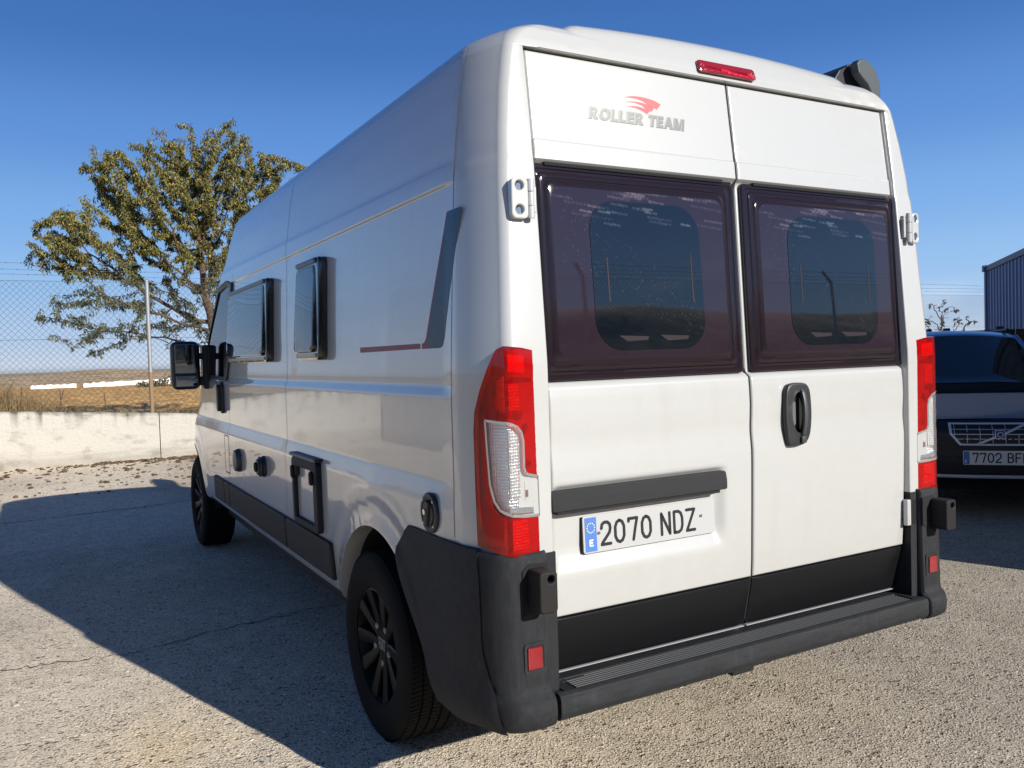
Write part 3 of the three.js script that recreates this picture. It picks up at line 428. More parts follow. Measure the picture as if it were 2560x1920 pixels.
// round caps
const disc = (name, z, y, prof, m) => { const g = new THREE.LatheGeometry(prof.map((p) => new THREE.Vector2(p[0], p[1])), 40); return mesh(name, at(g, -halfX(y, z), y, z, 0, 0, Math.PI / 2), m, van); };
disc('round_vent', -3.29, .838, [[.072, 0], [.072, .012], [.067, .015], [.067, .024], [.064, .029], [.05, .033], [0, .035]], M(.05, .052, .055, .4));
{ const v = disc('exhaust_cap', -2.625, .866, [[.058, 0], [.058, .010], [.05, .012], [.05, .019], [.055, .021], [.055, .028], [.044, .030], [.044, .038], [.04, .042], [.012, .043], [0, .043]], black); mesh('cowl', [at(new THREE.CylinderGeometry(.026, .026, .02, 20), -halfX(.866, -2.625) - .043, .866, -2.625, 0, 0, Math.PI / 2)], gap, v); }
{
  const v = disc('water_filler', -.365, .944, [[.064, 0], [.064, .007], [.060, .011], [.047, .012], [.045, .006], [0, .006]], black), x = -halfX(.944, -.365);
  mesh('filler_cap', [at(new THREE.CylinderGeometry(.040, .042, .014, 32), x - .006, .944, -.365, 0, 0, Math.PI / 2), at(new RoundedBoxGeometry(.012, .080, .026, 3, .005), x - .015, .944, -.365, .25)], black, v);
  mesh('lock', at(new THREE.CylinderGeometry(.009, .009, .006, 16), x - .022, .948, -.368, 0, 0, Math.PI / 2), chrome, v);
  for (const a of [.8, 2.4, 3.9, 5.5]) mesh('screw', at(new THREE.CylinderGeometry(.0035, .0035, .004, 8), x - .011, .944 + Math.sin(a) * .054, -.365 + Math.cos(a) * .054, 0, 0, Math.PI / 2), chrome, v);
}
// cab door: window, handle, trim, mirror
patch('cab_window', poly([[-4.62, 1.36], [-3.70, 1.345], [-3.56, 1.60], [-3.54, 1.93], [-3.66, 1.955], [-3.95, 1.93], [-4.3, 1.66]]), .003, M(.004, .005, .006, .05, { specularIntensity: .45 }), .0004, 0, .05);
{ const o = poly([[-4.66, 1.345], [-3.68, 1.325], [-3.525, 1.60], [-3.505, 1.95], [-3.65, 1.98], [-3.97, 1.955], [-4.33, 1.68]]); o.holes.push(poly([[-4.60, 1.365], [-3.72, 1.35], [-3.575, 1.60], [-3.555, 1.92], [-3.66, 1.945], [-3.94, 1.92], [-4.28, 1.66]])); patch('window_frame', o, .010, black, 0, .002, .05); }
patch('window_trim', poly([[-3.70, 1.335], [-3.675, 1.335], [-3.675, 1.41], [-3.74, 1.41], [-3.76, 1.345]]), .010, black, 0, .002);
{ const h = mesh('door_handle', [bent(rrect(-3.875, 1.105, -3.775, 1.315, .045), .012, side(0), .03, .005)], black, van); mesh('grip', bent(rrect(-3.85, 1.12, -3.80, 1.3, .022), .022, side(.012), .03, .008), black, h); }
{
  const mir = mesh('wing_mirror', [box(.195, .345, .13, -1.160, 1.435, -4.36, .045)], black, van);
  mesh('mirror_glass', [box(.150, .205, .004, -1.160, 1.482, -4.2945, .0019)], M(.55, .58, .6, .02, { metalness: 1 }), mir); mesh('blind_spot_glass', box(.145, .075, .004, -1.160, 1.322, -4.2945, .0019), M(.55, .58, .6, .02, { metalness: 1 }), mir); mesh('mirror_divider', box(.165, .02, .006, -1.160, 1.37, -4.293, .002), black, mir);
  mesh('mirror_arm', [box(.14, .045, .06, -1.05, 1.50, -4.37, .012), box(.17, .065, .07, -1.05, 1.32, -4.37, .015), box(.085, .32, .12, -1.0, 1.42, -4.39, .02)], black, mir);
}
// coloured stripes
const blueM = M(.018, .042, .078, .3, { specularIntensity: .7 }), redM = M(.20, .012, .03, .35, { specularIntensity: .7 });
{
  const s = patch('stripe', poly([[-.262, 1.874], [-.160, 1.872], [-.288, 1.49], [-.300, 1.468], [-.318, 1.461], [-.418, 1.461], [-.418, 1.49]]), .0004, blueM, .0006, 0, .05);
  mesh('red_edge', bent(poly([[-.270, 1.874], [-.2625, 1.874], [-.4185, 1.49], [-.4185, 1.461], [-.462, 1.461], [-.462, 1.478], [-.442, 1.481], [-.428, 1.495]]), .0004, side(.0006), .05), redM, s);
  mesh('red_bar', bent(poly([[-.476, 1.462], [-.476, 1.479], [-1.062, 1.480], [-1.062, 1.460]]), .0004, side(.0006), .05), redM, s);
}

// ---------------------------------------------------------------- wheels
function wheel(x, cz, sideSign) {
  const R = .350, w = .113, tread = []; // half width
  const prof = [[.216, -w * .92], [.240, -w * 1.02], [.29, -w * 1.06], [.32, -w * 1.02], [.338, -w * .93], [.346, -w * .84], [.349, -w * .74]];
  for (const gx of [-.55, -.18, .18, .55]) prof.push([.350, w * gx - .007], [.342, w * gx - .005], [.342, w * gx + .005], [.350, w * gx + .007]);
  prof.push([.349, w * .74], [.346, w * .84], [.338, w * .93], [.32, w * 1.02], [.29, w * 1.06], [.240, w * 1.02], [.216, w * .92]);
  const tyreG = new THREE.LatheGeometry(prof.map((p) => new THREE.Vector2(p[0], p[1])), 96); tyreG.rotateZ(Math.PI / 2 * sideSign);
  const g = mesh('wheel', toCreasedNormals(plain(tyreG), .6), tyreM, van); g.position.set(x, R - .002, cz); if (cz < -3) g.rotation.x = .35;
  const out = (u, v, d) => V(sideSign * d, v, u); // rim plane coordinates
  const rimG = new THREE.LatheGeometry([[.208, -.09], [.220, -.02], [.222, .075], [.218, .100], [.208, .102], [.203, .09], [.19, .03], [.185, -.09]].map((p) => new THREE.Vector2(...p)), 64); rimG.rotateZ(-Math.PI / 2 * sideSign); rimG.scale(1, 1, 1);
  mesh('rim', toCreasedNormals(plain(rimG), .5), rimM, g);
  mesh('brake_disc', at(new THREE.CylinderGeometry(.15, .15, .03, 40), -sideSign * -.02, 0, 0, 0, 0, Math.PI / 2), M(.05, .045, .04, .5, { metalness: .6 }), g);
  for (let k = 0; k < 5; k++) { const a0 = k / 5 * Math.PI * 2 + .35, pts = [];
    for (const s of [-1, 1]) { const sh = poly([[.045, s * .008], [.10, s * .014], [.206, s * .046], [.199, s * .100], [.10, s * .052], [.05, s * .042]]); const e = new THREE.ExtrudeGeometry(sh, { depth: .022, bevelEnabled: true, bevelSize: .004, bevelThickness: .006, bevelSegments: 2 }); e.rotateZ(a0); pts.push(e); }
    pts.forEach((e) => { e.rotateY(sideSign * Math.PI / 2); e.translate(sideSign * (.052), 0, 0); const p = e.attributes.position; for (let i = 0; i < p.count; i++) { const q = Math.hypot(p.getY(i), p.getZ(i)); p.setX(i, p.getX(i) + sideSign * .022 * smooth(.06, .2, q)); } e.computeVertexNormals(); mesh('spoke', toCreasedNormals(plain(e), .5), rimM, g); }); }
  const hub = mesh('hub', [at(new THREE.CylinderGeometry(.062, .068, .04, 32), sideSign * .058, 0, 0, 0, 0, Math.PI / 2)], rimM, g); 
  for (let k = 0; k < 5; k++) { const a = k / 5 * Math.PI * 2 + .35 + .63; mesh('wheel_bolt', [at(new THREE.TorusGeometry(.010, .0025, 8, 18), sideSign * .081, Math.sin(a) * .075, Math.cos(a) * .075, 0, Math.PI / 2), at(new THREE.CylinderGeometry(.008, .008, .02, 6), sideSign * .075, Math.sin(a) * .075, Math.cos(a) * .075, 0, 0, Math.PI / 2)], M(.45, .45, .46, .35, { metalness: 1 }), g); }
  const tx = new TextGeometry('FIAT', { font: FONT, size: .030, depth: .002, curveSegments: 3 }); tx.computeBoundingBox(); tx.translate(-tx.boundingBox.max.x / 2, -.015, 0); tx.scale(.8, 1.5, 1); tx.rotateY(sideSign * Math.PI / 2); tx.translate(sideSign * .079, 0, 0); mesh('cap_letters', tx, M(.24, .24, .24, .5), g);
  return g;
}
const treadTex = tex(64, 1024, (i, j, c) => { const v = (j / 1024 * 48) % 1, lug = v < .16 ? 0 : (v * 4) % 1 < .18 ? .55 : 1; c[0] = c[1] = c[2] = lug; }, false);
const tyreM = M(.0085, .0085, .009, .85, { specularIntensity: .35 }), rimM = M(.005, .0055, .006, .42, { specularIntensity: .35 });
const lugs = (() => { const list = []; for (let k = 0; k < 120; k++) for (const [y, w, tw] of [[-.083, .034, .5], [-.041, .032, .35], [0, .032, -.35], [.041, .032, .35], [.083, .034, -.5]]) { const a = k / 120 * Math.PI * 2 + y * 1.1; const b = new THREE.BoxGeometry(.008, .005, w); b.rotateX(tw); b.applyMatrix4(new THREE.Matrix4().makeRotationY(Math.PI / 2)); b.rotateX(Math.PI / 2 * 0); const q = new THREE.BoxGeometry(w, .004, .0125); q.rotateY(tw * .5); q.translate(y, .3495, 0); q.rotateX(a); list.push(q); } return merge(list); })();
for (const [x, z, s] of [[-.905, -.957, -1], [-.905, -4.995, -1], [.905, -.957, 1], [.905, -4.995, 1]]) { const w = wheel(x, z, s); tag(mesh('tread', lugs, tyreM, w), null, null, 'stuff'); }

// ---------------------------------------------------------------- rear doors
function doorPanel(x0, x1, recess) {
  const nx = 90, ny = 170, front = [], y0 = .657, y1 = 2.329, e = .012;
  const ysl = []; for (let j = 0; j <= ny; j++) ysl.push(lerp(y0, y1, j / ny)); for (const k of [1.346, 1.352, 1.992, 2.0, 2.004, 2.060, 2.062, 2.064, 2.066, 2.07, y0 + .002, y0 + .005, y1 - .002, y1 - .005]) ysl.push(k); ysl.sort((a, b) => a - b);
  const xsl = []; for (let i = 0; i <= nx; i++) xsl.push(lerp(x0, x1, i / nx)); for (const k of [.002, .005, .008]) xsl.push(x0 + k, x1 - k); xsl.sort((a, b) => a - b);
  for (const y of ysl) { const r = []; for (const x of xsl) {
    let z = doorZ(y); const b = Math.min(x - x0, x1 - x, y - y0, y1 - y); z -= .005 * (1 - Math.sqrt(1 - (1 - clamp(b / .006)) ** 2));
    if (recess) { const rx = smooth(-.815, -.770, x) * smooth(-.112, -.165, x), ry = smooth(.765, .80, y) * smooth(1.045, 1.03, y); z -= .022 * rx * ry * smooth(.76, .86, y); }
    r.push(V(x, y, z)); } front.push(r); }
  const back = (r) => r.map((p) => V(p.x, p.y, p.z - .028)); const g = [grid(front)], n = front.length - 1;
  g.push(grid([back(front[0]), front[0]]), grid([front[n], back(front[n])]), grid([front.map((r) => r[0]), back(front.map((r) => r[0]))]), grid([back(front.map((r) => r[r.length - 1])), front.map((r) => r[r.length - 1])]));
  return merge(g);
}
const doorL = mesh('rear_door', metreUV(doorPanel(-.797, -.0045, true)), paint, van), doorR = mesh('rear_door', metreUV(doorPanel(.0045, .797, false)), paint, van);
for (const [x, s] of [[-.6, .3], [0, 0], [.6, .3]]) mesh('door_seal', (() => { const r = []; for (let j = 0; j <= 40; j++) { const y = lerp(.5, 2.333, j / 40), h = s ? .21 : .0046; r.push([V(x - h, y, doorZ(Math.max(.5, y)) - (s ? .0335 : .007)), V(x + h, y, doorZ(Math.max(.5, y)) - (s ? .0335 : .007))]); } return grid(r); })(), gap, van);
{ // black lower trim of the doors and the step in front of it
  const t = (x0, x1) => { const rows = []; for (const [y, d] of [[.653, -.030], [.653, -.006], [.651, -.0005], [.646, .002], [.60, .0015], [.55, 0], [.50, 0], [.487, 0], [.483, -.004], [.483, -.03]]) { const r = []; for (let i = 0; i <= 24; i++) { const x = lerp(x0, x1, i / 24), e = Math.min(x - x0, x1 - x); r.push(V(x, y, knots([[.48, -.05], [.655, -.012]], y) + d - (e < .004 ? .006 : 0))); } rows.push(r); } return toCreasedNormals(plain(grid(rows)), .7); };
  mesh('door_trim', t(-.797, -.0045), doorTrim, van); mesh('door_trim', t(.0045, .797), doorTrim, van);
  for (const [a, b] of [[-.79, -.006], [.006, .79]]) mesh('door_edge', box(b - a, .003, .012, (a + b) / 2, .4785, -.056), M(.30, .30, .31, .4), van);
}
// tail of the van: bumper corners, step
function bumperPlan(d) { return [[-.838, -.09], [-.838, .022 + d], [-.846, .034 + d], [-.87, .036 + d], [-.91, .036 + d], [-.94, .033 + d * .9], [-.965, .022 + d * .8], [-.985, .002 + d * .6], [-1.0 - d * .2, -.03 + d * .4], [-1.012 - d * .25, -.07 + d * .2], [-1.021 - d * .3, -.12], [-1.026 - d * .3, -.17], [-1.029 - d * .3, -.215]]; }
const bumpX = (z, d) => { const p = bumperPlan(d).slice(6).map(([x, q]) => [-q, -x]); return knots(p, -z); }; // half width of the bumper at a given z
function sidePlan(d) { const r = []; for (let i = 0; i <= 16; i++) { const z = lerp(-.222, -.66, i / 16); r.push([-1.030 - d * .3 - .004 * Math.sin(i / 16 * 3.14), z]); } return r; }
const BUMP = [[.868, -.028], [.872, -.012], [.868, -.004], [.858, 0], [.80, .001], [.7, .002], [.6, .004], [.5, .007], [.482, .008], [.472, .013], [.462, .026], [.454, .034], [.444, .038], [.42, .040], [.40, .038], [.385, .030], [.374, .014], [.368, -.012]];
{
  const left = () => { const rows = BUMP.map(([y, d]) => { const cut = -.072 + .075 * smooth(.62, .38, y), full = bumperPlan(d), pts = full.filter((q, i) => i < 6 || q[1] > cut + .004); while (pts.length < full.length) pts.push([-bumpX(cut - .002 * (pts.length - full.length), d), cut]); return pts; }).map((r, k) => r.map(([x, z]) => V(x, BUMP[k][0] - .02 * smooth(-.03, -.2, z) * smooth(.5, .38, BUMP[k][0]), z))); const g = grid(rows); return toCreasedNormals(plain(g), .8); };
  const b1 = mesh('bumper_corner', left(), trim, van), b2 = mesh('bumper_corner', mirrorX(left()), trim, van);
  const wing = () => { const rows = []; for (let j = 0; j <= 14; j++) { const t = j / 14, r = []; for (let i = 0; i <= 40; i++) { const s = i / 40; // fills the panel from the bumper corner to the wheel arch
      const zf = (yy) => knots([[.36, -.31], [.45, -.405], [.52, -.475], [.60, -.545], [.70, -.618], [.775, -.655], [.80, -.655]], yy), cutAt = (yy) => -.062 + .075 * smooth(.62, .38, yy), sTop = (q) => q < .80 ? [.876 - .02 * smooth(.3, 0, q) * 0, lerp(-.075, -.545, q / .8)] : [lerp(.876, .785, (q - .8) / .2), lerp(-.545, -.655, (q - .8) / .2)]; const [topY, zT] = sTop(s), y = lerp(topY, .362 + .02 * s, t), z = lerp(cutAt(y), zf(y), s) * (1 - (1 - t) ** 6) + zT * (1 - t) ** 6; const d = knots([...BUMP].sort((a, b) => a[0] - b[0]), clamp(y, .37, .86));
      const tuck = -.02 * smooth(-.03, -.2, z) * smooth(.5, .38, y); r.push(V(-Math.max(z > -.215 ? bumpX(z, d) : 1.029 + d * .3, z > -.215 ? 0 : halfX(Math.max(y, .46), z) + .004) - .0012, y + tuck, z)); } rows.push(r); }
    const top = rows[0].map((p) => V(p.x + .02, p.y + .001, p.z)), edge = rows.map((r) => V(r[40].x + .10, r[40].y, r[40].z)); return merge([toCreasedNormals(plain(grid([top, ...rows])), .8), toCreasedNormals(plain(grid([rows.map((r) => r[40]), edge])), .8)]); };
  mesh('bumper_wing', wing(), trim, van); mesh('bumper_wing', mirrorX(wing()), trim, van);
  for (const [s, b] of [[-1, b1], [1, b2]]) {
    const m = (g) => s < 0 ? g : mirrorX(g);
    mesh('recess_shade_plate', m(bent(poly([[-.925, .700], [-.845, .735], [-.845, .840], [-.905, .845], [-.927, .825]]), .002, (u, v, w) => V(u, v, .0375 + w))), gap, b);  // flat black plate, its colour stands in for the shade of a recess
    // rubber covered lower hinge with a round hole: on the left it hides most of the black plate
    const bx = s < 0 ? -.884 : .918, hs = rrect(-.029, -.058, .029, .058, .012); { const p = new THREE.Path(); p.absarc(.008, .036, .0105, 0, Math.PI * 2, true); hs.holes.push(p); }
    const hb = new THREE.ExtrudeGeometry(hs, { depth: .058, bevelEnabled: true, bevelSize: .005, bevelThickness: .006, bevelOffset: -.005, bevelSegments: 3, curveSegments: 10 }); hb.translate(bx, .775, .045);
    const h = mesh('hinge_box', hb, M(.014, .013, .013, .62, { bumpMap: grainTex, bumpScale: .0004, specularIntensity: .5 }), van); mesh('hinge_hole', at(new THREE.CylinderGeometry(.012, .012, .004, 16), bx + .008, .811, .072, Math.PI / 2), gap, h);
    const rf = mesh('reflector_frame', m(bent((() => { const q = rrect(-.930, .533, -.857, .620, .010); q.holes.push(rrect(-.922, .541, -.866, .612, .007, THREE.Path)); return q; })(), .002, (u, v, w) => V(u, v, .0405 + w))), trim, b);
    mesh('reflector_well', m(bent(rrect(-.923, .540, -.862, .613, .006), .001, (u, v, w) => V(u, v, .0402 + w))), gap, rf);
    mesh('reflector', m(box(.047, .062, .008, -.897, .577, .0425, .002)), M(.26, .006, .010, .18, { clearcoat: .6, bumpMap: grainTex, bumpScale: .001 }), rf);
  }
  for (const s of [-1, 1]) mesh('bumper_inner', box(.038, .41, .115, s * .8215, .657, -.0395, .002), trim, van);
  // lower white hinge, right door
  const lh = mesh('lower_hinge', [box(.075, .10, .02, .822, .785, .008, .004), at(new THREE.CylinderGeometry(.014, .014, .102, 16), .862, .785, .018), box(.03, .10, .012, .85, .785, .012, .003)], paint, van); mesh('hinge_screw', [at(new THREE.CylinderGeometry(.006, .006, .004, 12), .862, .83, .032, Math.PI / 2)], chrome, lh);
  mesh('lower_hinge', [box(.03, .10, .02, -.808, .785, .004, .004)], paint, van);
  // step
  const prof = [[-.085, .44], [-.085, .462], [-.06, .4635], [-.036, .4635], [-.033, .459], [.042, .459], [.045, .4635], [.054, .463], [.064, .458], [.069, .448], [.0695, .41], [.067, .396], [.058, .386], [.03, .380], [-.085, .378]];
  const rows = prof.map(([z, y]) => { const r = []; for (let i = 0; i <= 30; i++) r.push(V(lerp(-.830, .830, i / 30), y, z)); return r; });
  const cap = (x) => { const s = poly(prof.map(([z, y]) => [z, y])), g = new THREE.ShapeGeometry(s), p = g.attributes.position; for (let i = 0; i < p.count; i++) p.setXYZ(i, x, p.getY(i), p.getX(i)); g.computeVertexNormals(); return g; };
  const st = mesh('rear_step', [toCreasedNormals(plain(grid(rows)), .6), cap(-.830), cap(.830), box(.14, .006, .012, -.76, .4607, -.02), box(.03, .0055, .08, -.788, .4607, .005), box(.03, .0055, .08, .788, .4607, .005)], trim, van);
  for (let k = 0; k < 6; k++) mesh('tread_rib', box(1.52, .006, .0066, 0, .4614, -.0265 + k * .0128, .0022), M(.04, .042, .045, .33), st);
}

// ---------------------------------------------------------------- window covers: moulded tinted acrylic
const scratches = (r, g, b) => { // fine white rubbing marks and dried runs of water, thickest near the top
  const W = 1024, cv = document.createElement('canvas'); cv.width = cv.height = W; const c = cv.getContext('2d'); c.fillStyle = `rgb(${[r, g, b].map((x) => Math.round(s2(x) * 255)).join(',')})`; c.fillRect(0, 0, W, W); c.lineCap = 'round';
  let q = 99; const R = () => { q = (Math.imul(q, 1103515245) + 12345) & 0x7fffffff; return q / 0x7fffffff; };
  const bands = []; for (let k = 0; k < 46; k++) bands.push([R() * .95 * W, (.07 + R() * R() * .30) * W, (.05 + R() * .15) * W]);
  for (const [x, y, w] of bands) for (let k = 0; k < 60; k++) { const t = k / 60, xx = x + t * w, yy = y + t * w * .10 + (R() - .5) * 5, a = .06 + R() * .24; c.strokeStyle = `rgba(205,200,210,${a})`; c.lineWidth = .8 + R() * .9; c.beginPath(); c.moveTo(xx, yy - 2 - R() * 6); c.lineTo(xx + 1, yy + 2 + R() * 6); c.stroke(); }
  for (let k = 0; k < 300; k++) { const t = R(), x = (.12 + t * .65) * W, y = (.30 + t * .42 + (R() - .5) * .34 * (1 - t * .4)) * W, a = .1 + R() * .28; c.strokeStyle = `rgba(200,195,205,${a})`; c.lineWidth = .7 + R(); c.beginPath(); c.moveTo(x, y); c.lineTo(x + 1 + R() * 7, y + 2 + R() * 8); c.stroke(); }
  for (let k = 0; k < 300; k++) { c.fillStyle = `rgba(210,205,215,${.08 + R() * .2})`; c.fillRect(R() * W, R() * R() * W, 1 + R() * 1.6, 1 + R() * 1.6); }
  const t = new THREE.CanvasTexture(cv); t.colorSpace = THREE.SRGBColorSpace; t.flipY = false; return t; };
const acrylic = M(1, 1, 1, .03, { map: scratches(.0195, .0125, .0188), ior: 1.75 }), acrylicEdge = M(.014, .009, .0125, .09, { ior: 1.5 }), innerGlass = M(1, 1, 1, .02, { map: scratches(.004, .006, .009), ior: 1.85 });
function ring(x0, y0, x1, y1, r, n = 6, sides = 14) { const out = []; const c = [[x1 - r, y0 + r, -Math.PI / 2], [x1 - r, y1 - r, 0], [x0 + r, y1 - r, Math.PI / 2], [x0 + r, y0 + r, Math.PI]];
  c.forEach(([cx, cy, a], k) => { for (let i = 0; i <= n; i++) { const t = a + i / n * Math.PI / 2; out.push([cx + Math.cos(t) * r, cy + Math.sin(t) * r]); } const nx = c[(k + 1) % 4], e = out[out.length - 1], f = [nx[0] + Math.cos(nx[2]) * r, nx[1] + Math.sin(nx[2]) * r]; for (let i = 1; i < sides; i++) out.push([lerp(e[0], f[0], i / sides), lerp(e[1], f[1], i / sides)]); }); return out; }
function windowCover(x0, x1, p0, p1, skew) {
  const y0 = 1.351, y1 = 1.991, base = (y) => lerp(-.024, -.056, (y - y0) / (y1 - y0));
  const P = ([x, y], h) => V(x, y, base(y) + h);
  const R = (o, h, r) => ring(x0 + o, y0 + o, x1 - o, y1 - o, r).map((q) => P(q, h));
const rings = [R(0, -.01, .012), R(0, .008, .012), R(.003, .0105, .012), R(.014, .011, .014), R(.017, .0075, .015), R(.026, .0075, .017), R(.029, .012, .018), R(.033, .0138, .02), R(.041, .0138, .024), R(.043, .0115, .024), R(.046, .0115, .024), R(.049, .0145, .025), R(.056, .0175, .03), R(.066, .019, .036)];
  const w = mesh('window_cover', toCreasedNormals(plain(grid(rings, true)), .5), acrylicEdge, van);
  const inner = rings[rings.length - 1], lens = [inner]; const cx = (x0 + x1) / 2, cy = (y0 + y1) / 2; for (const f of [.8, .55, .3, .05]) lens.push(inner.map((p) => P([lerp(cx, p.x, f), lerp(cy, p.y, f)], 0.0190 + .0003 * (1 - f * f))));
  const lg = grid(lens, true), q = lg.attributes.position, u = lg.attributes.uv; for (let i = 0; i < q.count; i++) u.setXY(i, (q.getX(i) - x0) / (x1 - x0), 1 - (q.getY(i) - y0) / (y1 - y0)); mesh('acrylic_panel', lg, acrylic, w);
  const bulge = (x, y) => { const fx = Math.abs(x - cx) / ((x1 - x0) / 2 - .066), fy = Math.abs(y - cy) / ((y1 - y0) / 2 - .066), f = Math.min(1, Math.max(fx, fy)); return 0.0190 + .0003 * (1 - f * f); };
  const pane = bent(rrect(p0, 1.437, p1, 1.893, .095), .0006, (a, b, d) => P([a + skew * (b - 1.66), b], bulge(a, b) + .0008 + d), .03), pu = pane.attributes.uv, pp = pane.attributes.position; for (let i = 0; i < pu.count; i++) pu.setXY(i, (pp.getX(i) - x0) / (x1 - x0), 1 - (pp.getY(i) - y0) / (y1 - y0));
  mesh('window_pane', pane, innerGlass, w);
  for (const [x, ya, yb] of [[p0 + .055, 1.585, 1.72], [p1 - .045, 1.585, 1.74]]) mesh('upright_strip', bent(poly([[x, ya], [x + .006, ya], [x + .006 - .004, yb], [x + .002 - .004, yb]]), .0004, (a, b, d) => P([a, b], bulge(a, b) + .0018 + d)), M(.03, .024, .03, .6, { specularIntensity: .3 }), w);  // thin upright strips, a little paler than the pane
  for (const [a, b] of [[p0 + .085, p0 + .2], [p0 + .245, p1 - .07]]) mesh('level_strip', bent(poly([[a, 1.482], [a + .03, 1.464], [b - .005, 1.467], [b, 1.478]]), .0004, (c, d, e) => P([c, d], bulge(c, d) + .0018 + e)), M(.022, .017, .021, .6, { specularIntensity: .3 }), w);  // thin level strips low down, a little paler than the pane
  mesh('top_bead', [box(x1 - x0 - .1, .012, .022, cx, y1 - .001, base(y1) + .006, .004)], gap, w);
}
windowCover(-.818, -.019, -.620, -.188, -.02); windowCover(.019, .818, .215, .672, .0);

// ---------------------------------------------------------------- door furniture
{ // number plate: 520 x 110 mm
  const m = (g) => { const p = g.attributes.position; for (let i = 0; i < p.count; i++) p.setXYZ(i, p.getX(i) - .424, p.getY(i) + .886, p.getZ(i) - .0165 - .04 * p.getY(i)); return g; };
  const pl = mesh('number_plate', m(new THREE.ExtrudeGeometry(rrect(-.26, -.055, .26, .055, .008), { depth: .002, bevelEnabled: true, bevelSize: .001, bevelThickness: .001, bevelSegments: 2 })), M(.40, .405, .41, .35), van);
  mesh('plate_edge', m(box(.016, .108, .008, -.2565, 0, -.004)), gap, pl);
  mesh('blue_band', m(box(.042, .102, .0012, -.233, 0, .0032)), M(.07, .17, .46, .4), pl);
  const stars = []; for (let k = 0; k < 12; k++) { const a = k / 12 * 6.2832; stars.push(at(new THREE.CylinderGeometry(.0019, .0019, .0008, 6), -.233 + Math.cos(a) * .0135, .020 + Math.sin(a) * .0145, .0042, Math.PI / 2)); } mesh('ring_of_stars', m(merge(stars)), M(.8, .75, .3, .5), pl);
  mesh('character', m(at(strokes('E', .0105, .016, .0042, .0009), -.238, -.033, .0042)), M(.75, .78, .8, .5), pl);
  let x = -.194; for (const ch of '2070 NDZ') { if (ch === ' ') { x += .026; continue; } mesh('character', m(at(strokes(ch, .033, .066, .0095, .0016), x, -.035, .0036)), M(.012, .013, .016, .45), pl); x += .0515; }
  for (const [sx, sy] of [[-.2045, .002], [.2005, .006]]) mesh('plate_screw', m(at(new THREE.CylinderGeometry(.005, .004, .003, 14), sx, sy, .0045, Math.PI / 2)), chrome, pl);
  const hb = mesh('plate_lamp_bar', [bent(rrect(-.810, .974, -.136, 1.034, .008), .018, (u, v, w) => V(u, v, .001 + w - .006 * smooth(1.0, 1.034, v)), .03, .004), box(.63, .014, .045, -.475, .970, -.008, .004)], M(.034, .035, .038, .62, { bumpMap: grainTex, bumpScale: .003 }), van);
}
{ // door handle with a deep finger well
  const zz = (y) => doorZ(y), outline = (k) => { const s = new THREE.Shape(), c = .206, m = 1.2; s.moveTo(c - .040 * k, m + .103 * k); s.quadraticCurveTo(c, m + .112 * k, c + .034 * k, m + .104 * k); s.quadraticCurveTo(c + .052 * k, m + .098 * k, c + .058 * k, m + .07 * k); s.quadraticCurveTo(c + .069 * k, m, c + .058 * k, m - .06 * k); s.quadraticCurveTo(c + .05 * k, m - .098 * k, c + .022 * k, m - .108 * k); s.quadraticCurveTo(c - .01 * k, m - .115 * k, c - .044 * k, m - .110 * k); s.quadraticCurveTo(c - .052 * k, m - .104 * k, c - .056 * k, m - .075 * k); s.quadraticCurveTo(c - .068 * k, m, c - .059 * k, m + .075 * k); s.quadraticCurveTo(c - .054 * k, m + .099 * k, c - .040 * k, m + .103 * k); return s; };
  const s = outline(1), well = (k, P) => { const q = new P(); q.absellipse(.206, 1.205, .040 * k, .078 * k, 0, Math.PI * 2, true); return q; }; s.holes.push(well(1, THREE.Path));
  const h = mesh('door_handle', bent(s, .014, (u, v, w) => V(u, v, w), .03, .006), black, van); 
  mesh('finger_well', bent(well(1.04, THREE.Shape), .004, (u, v, w) => V(u, v, .002 + w), .03), gap, h);
  mesh('well_plate', bent(rrect(.180, 1.160, .199, 1.243, .008), .003, (u, v, w) => V(u, v, .0065 + w), .03), M(.11, .115, .12, .4), h);
  const rows = []; for (let j = 0; j <= 24; j++) { const t = j / 24, y = lerp(1.118, 1.288, t), z = .010 + .024 * Math.pow(Math.sin(clamp(t) * Math.PI), .45), hw = .0075 + .002 * Math.sin(t * 3.14), r = []; for (let k = 0; k <= 12; k++) { const a = k / 12 * 6.2832; r.push(V(.2195 + Math.sign(Math.cos(a)) * Math.pow(Math.abs(Math.cos(a)), .5) * hw, y, z + Math.sign(Math.sin(a)) * Math.pow(Math.abs(Math.sin(a)), .5) * .007)); } rows.push(r); }
  mesh('pull_bar', grid(rows), M(.05, .053, .057, .42), h); mesh('key_cover', bent(rrect(.207, 1.098, .230, 1.122, .005), .006, (u, v, w) => V(u, v, .022 + w), .03, .003), M(.045, .047, .05, .4), h);
}
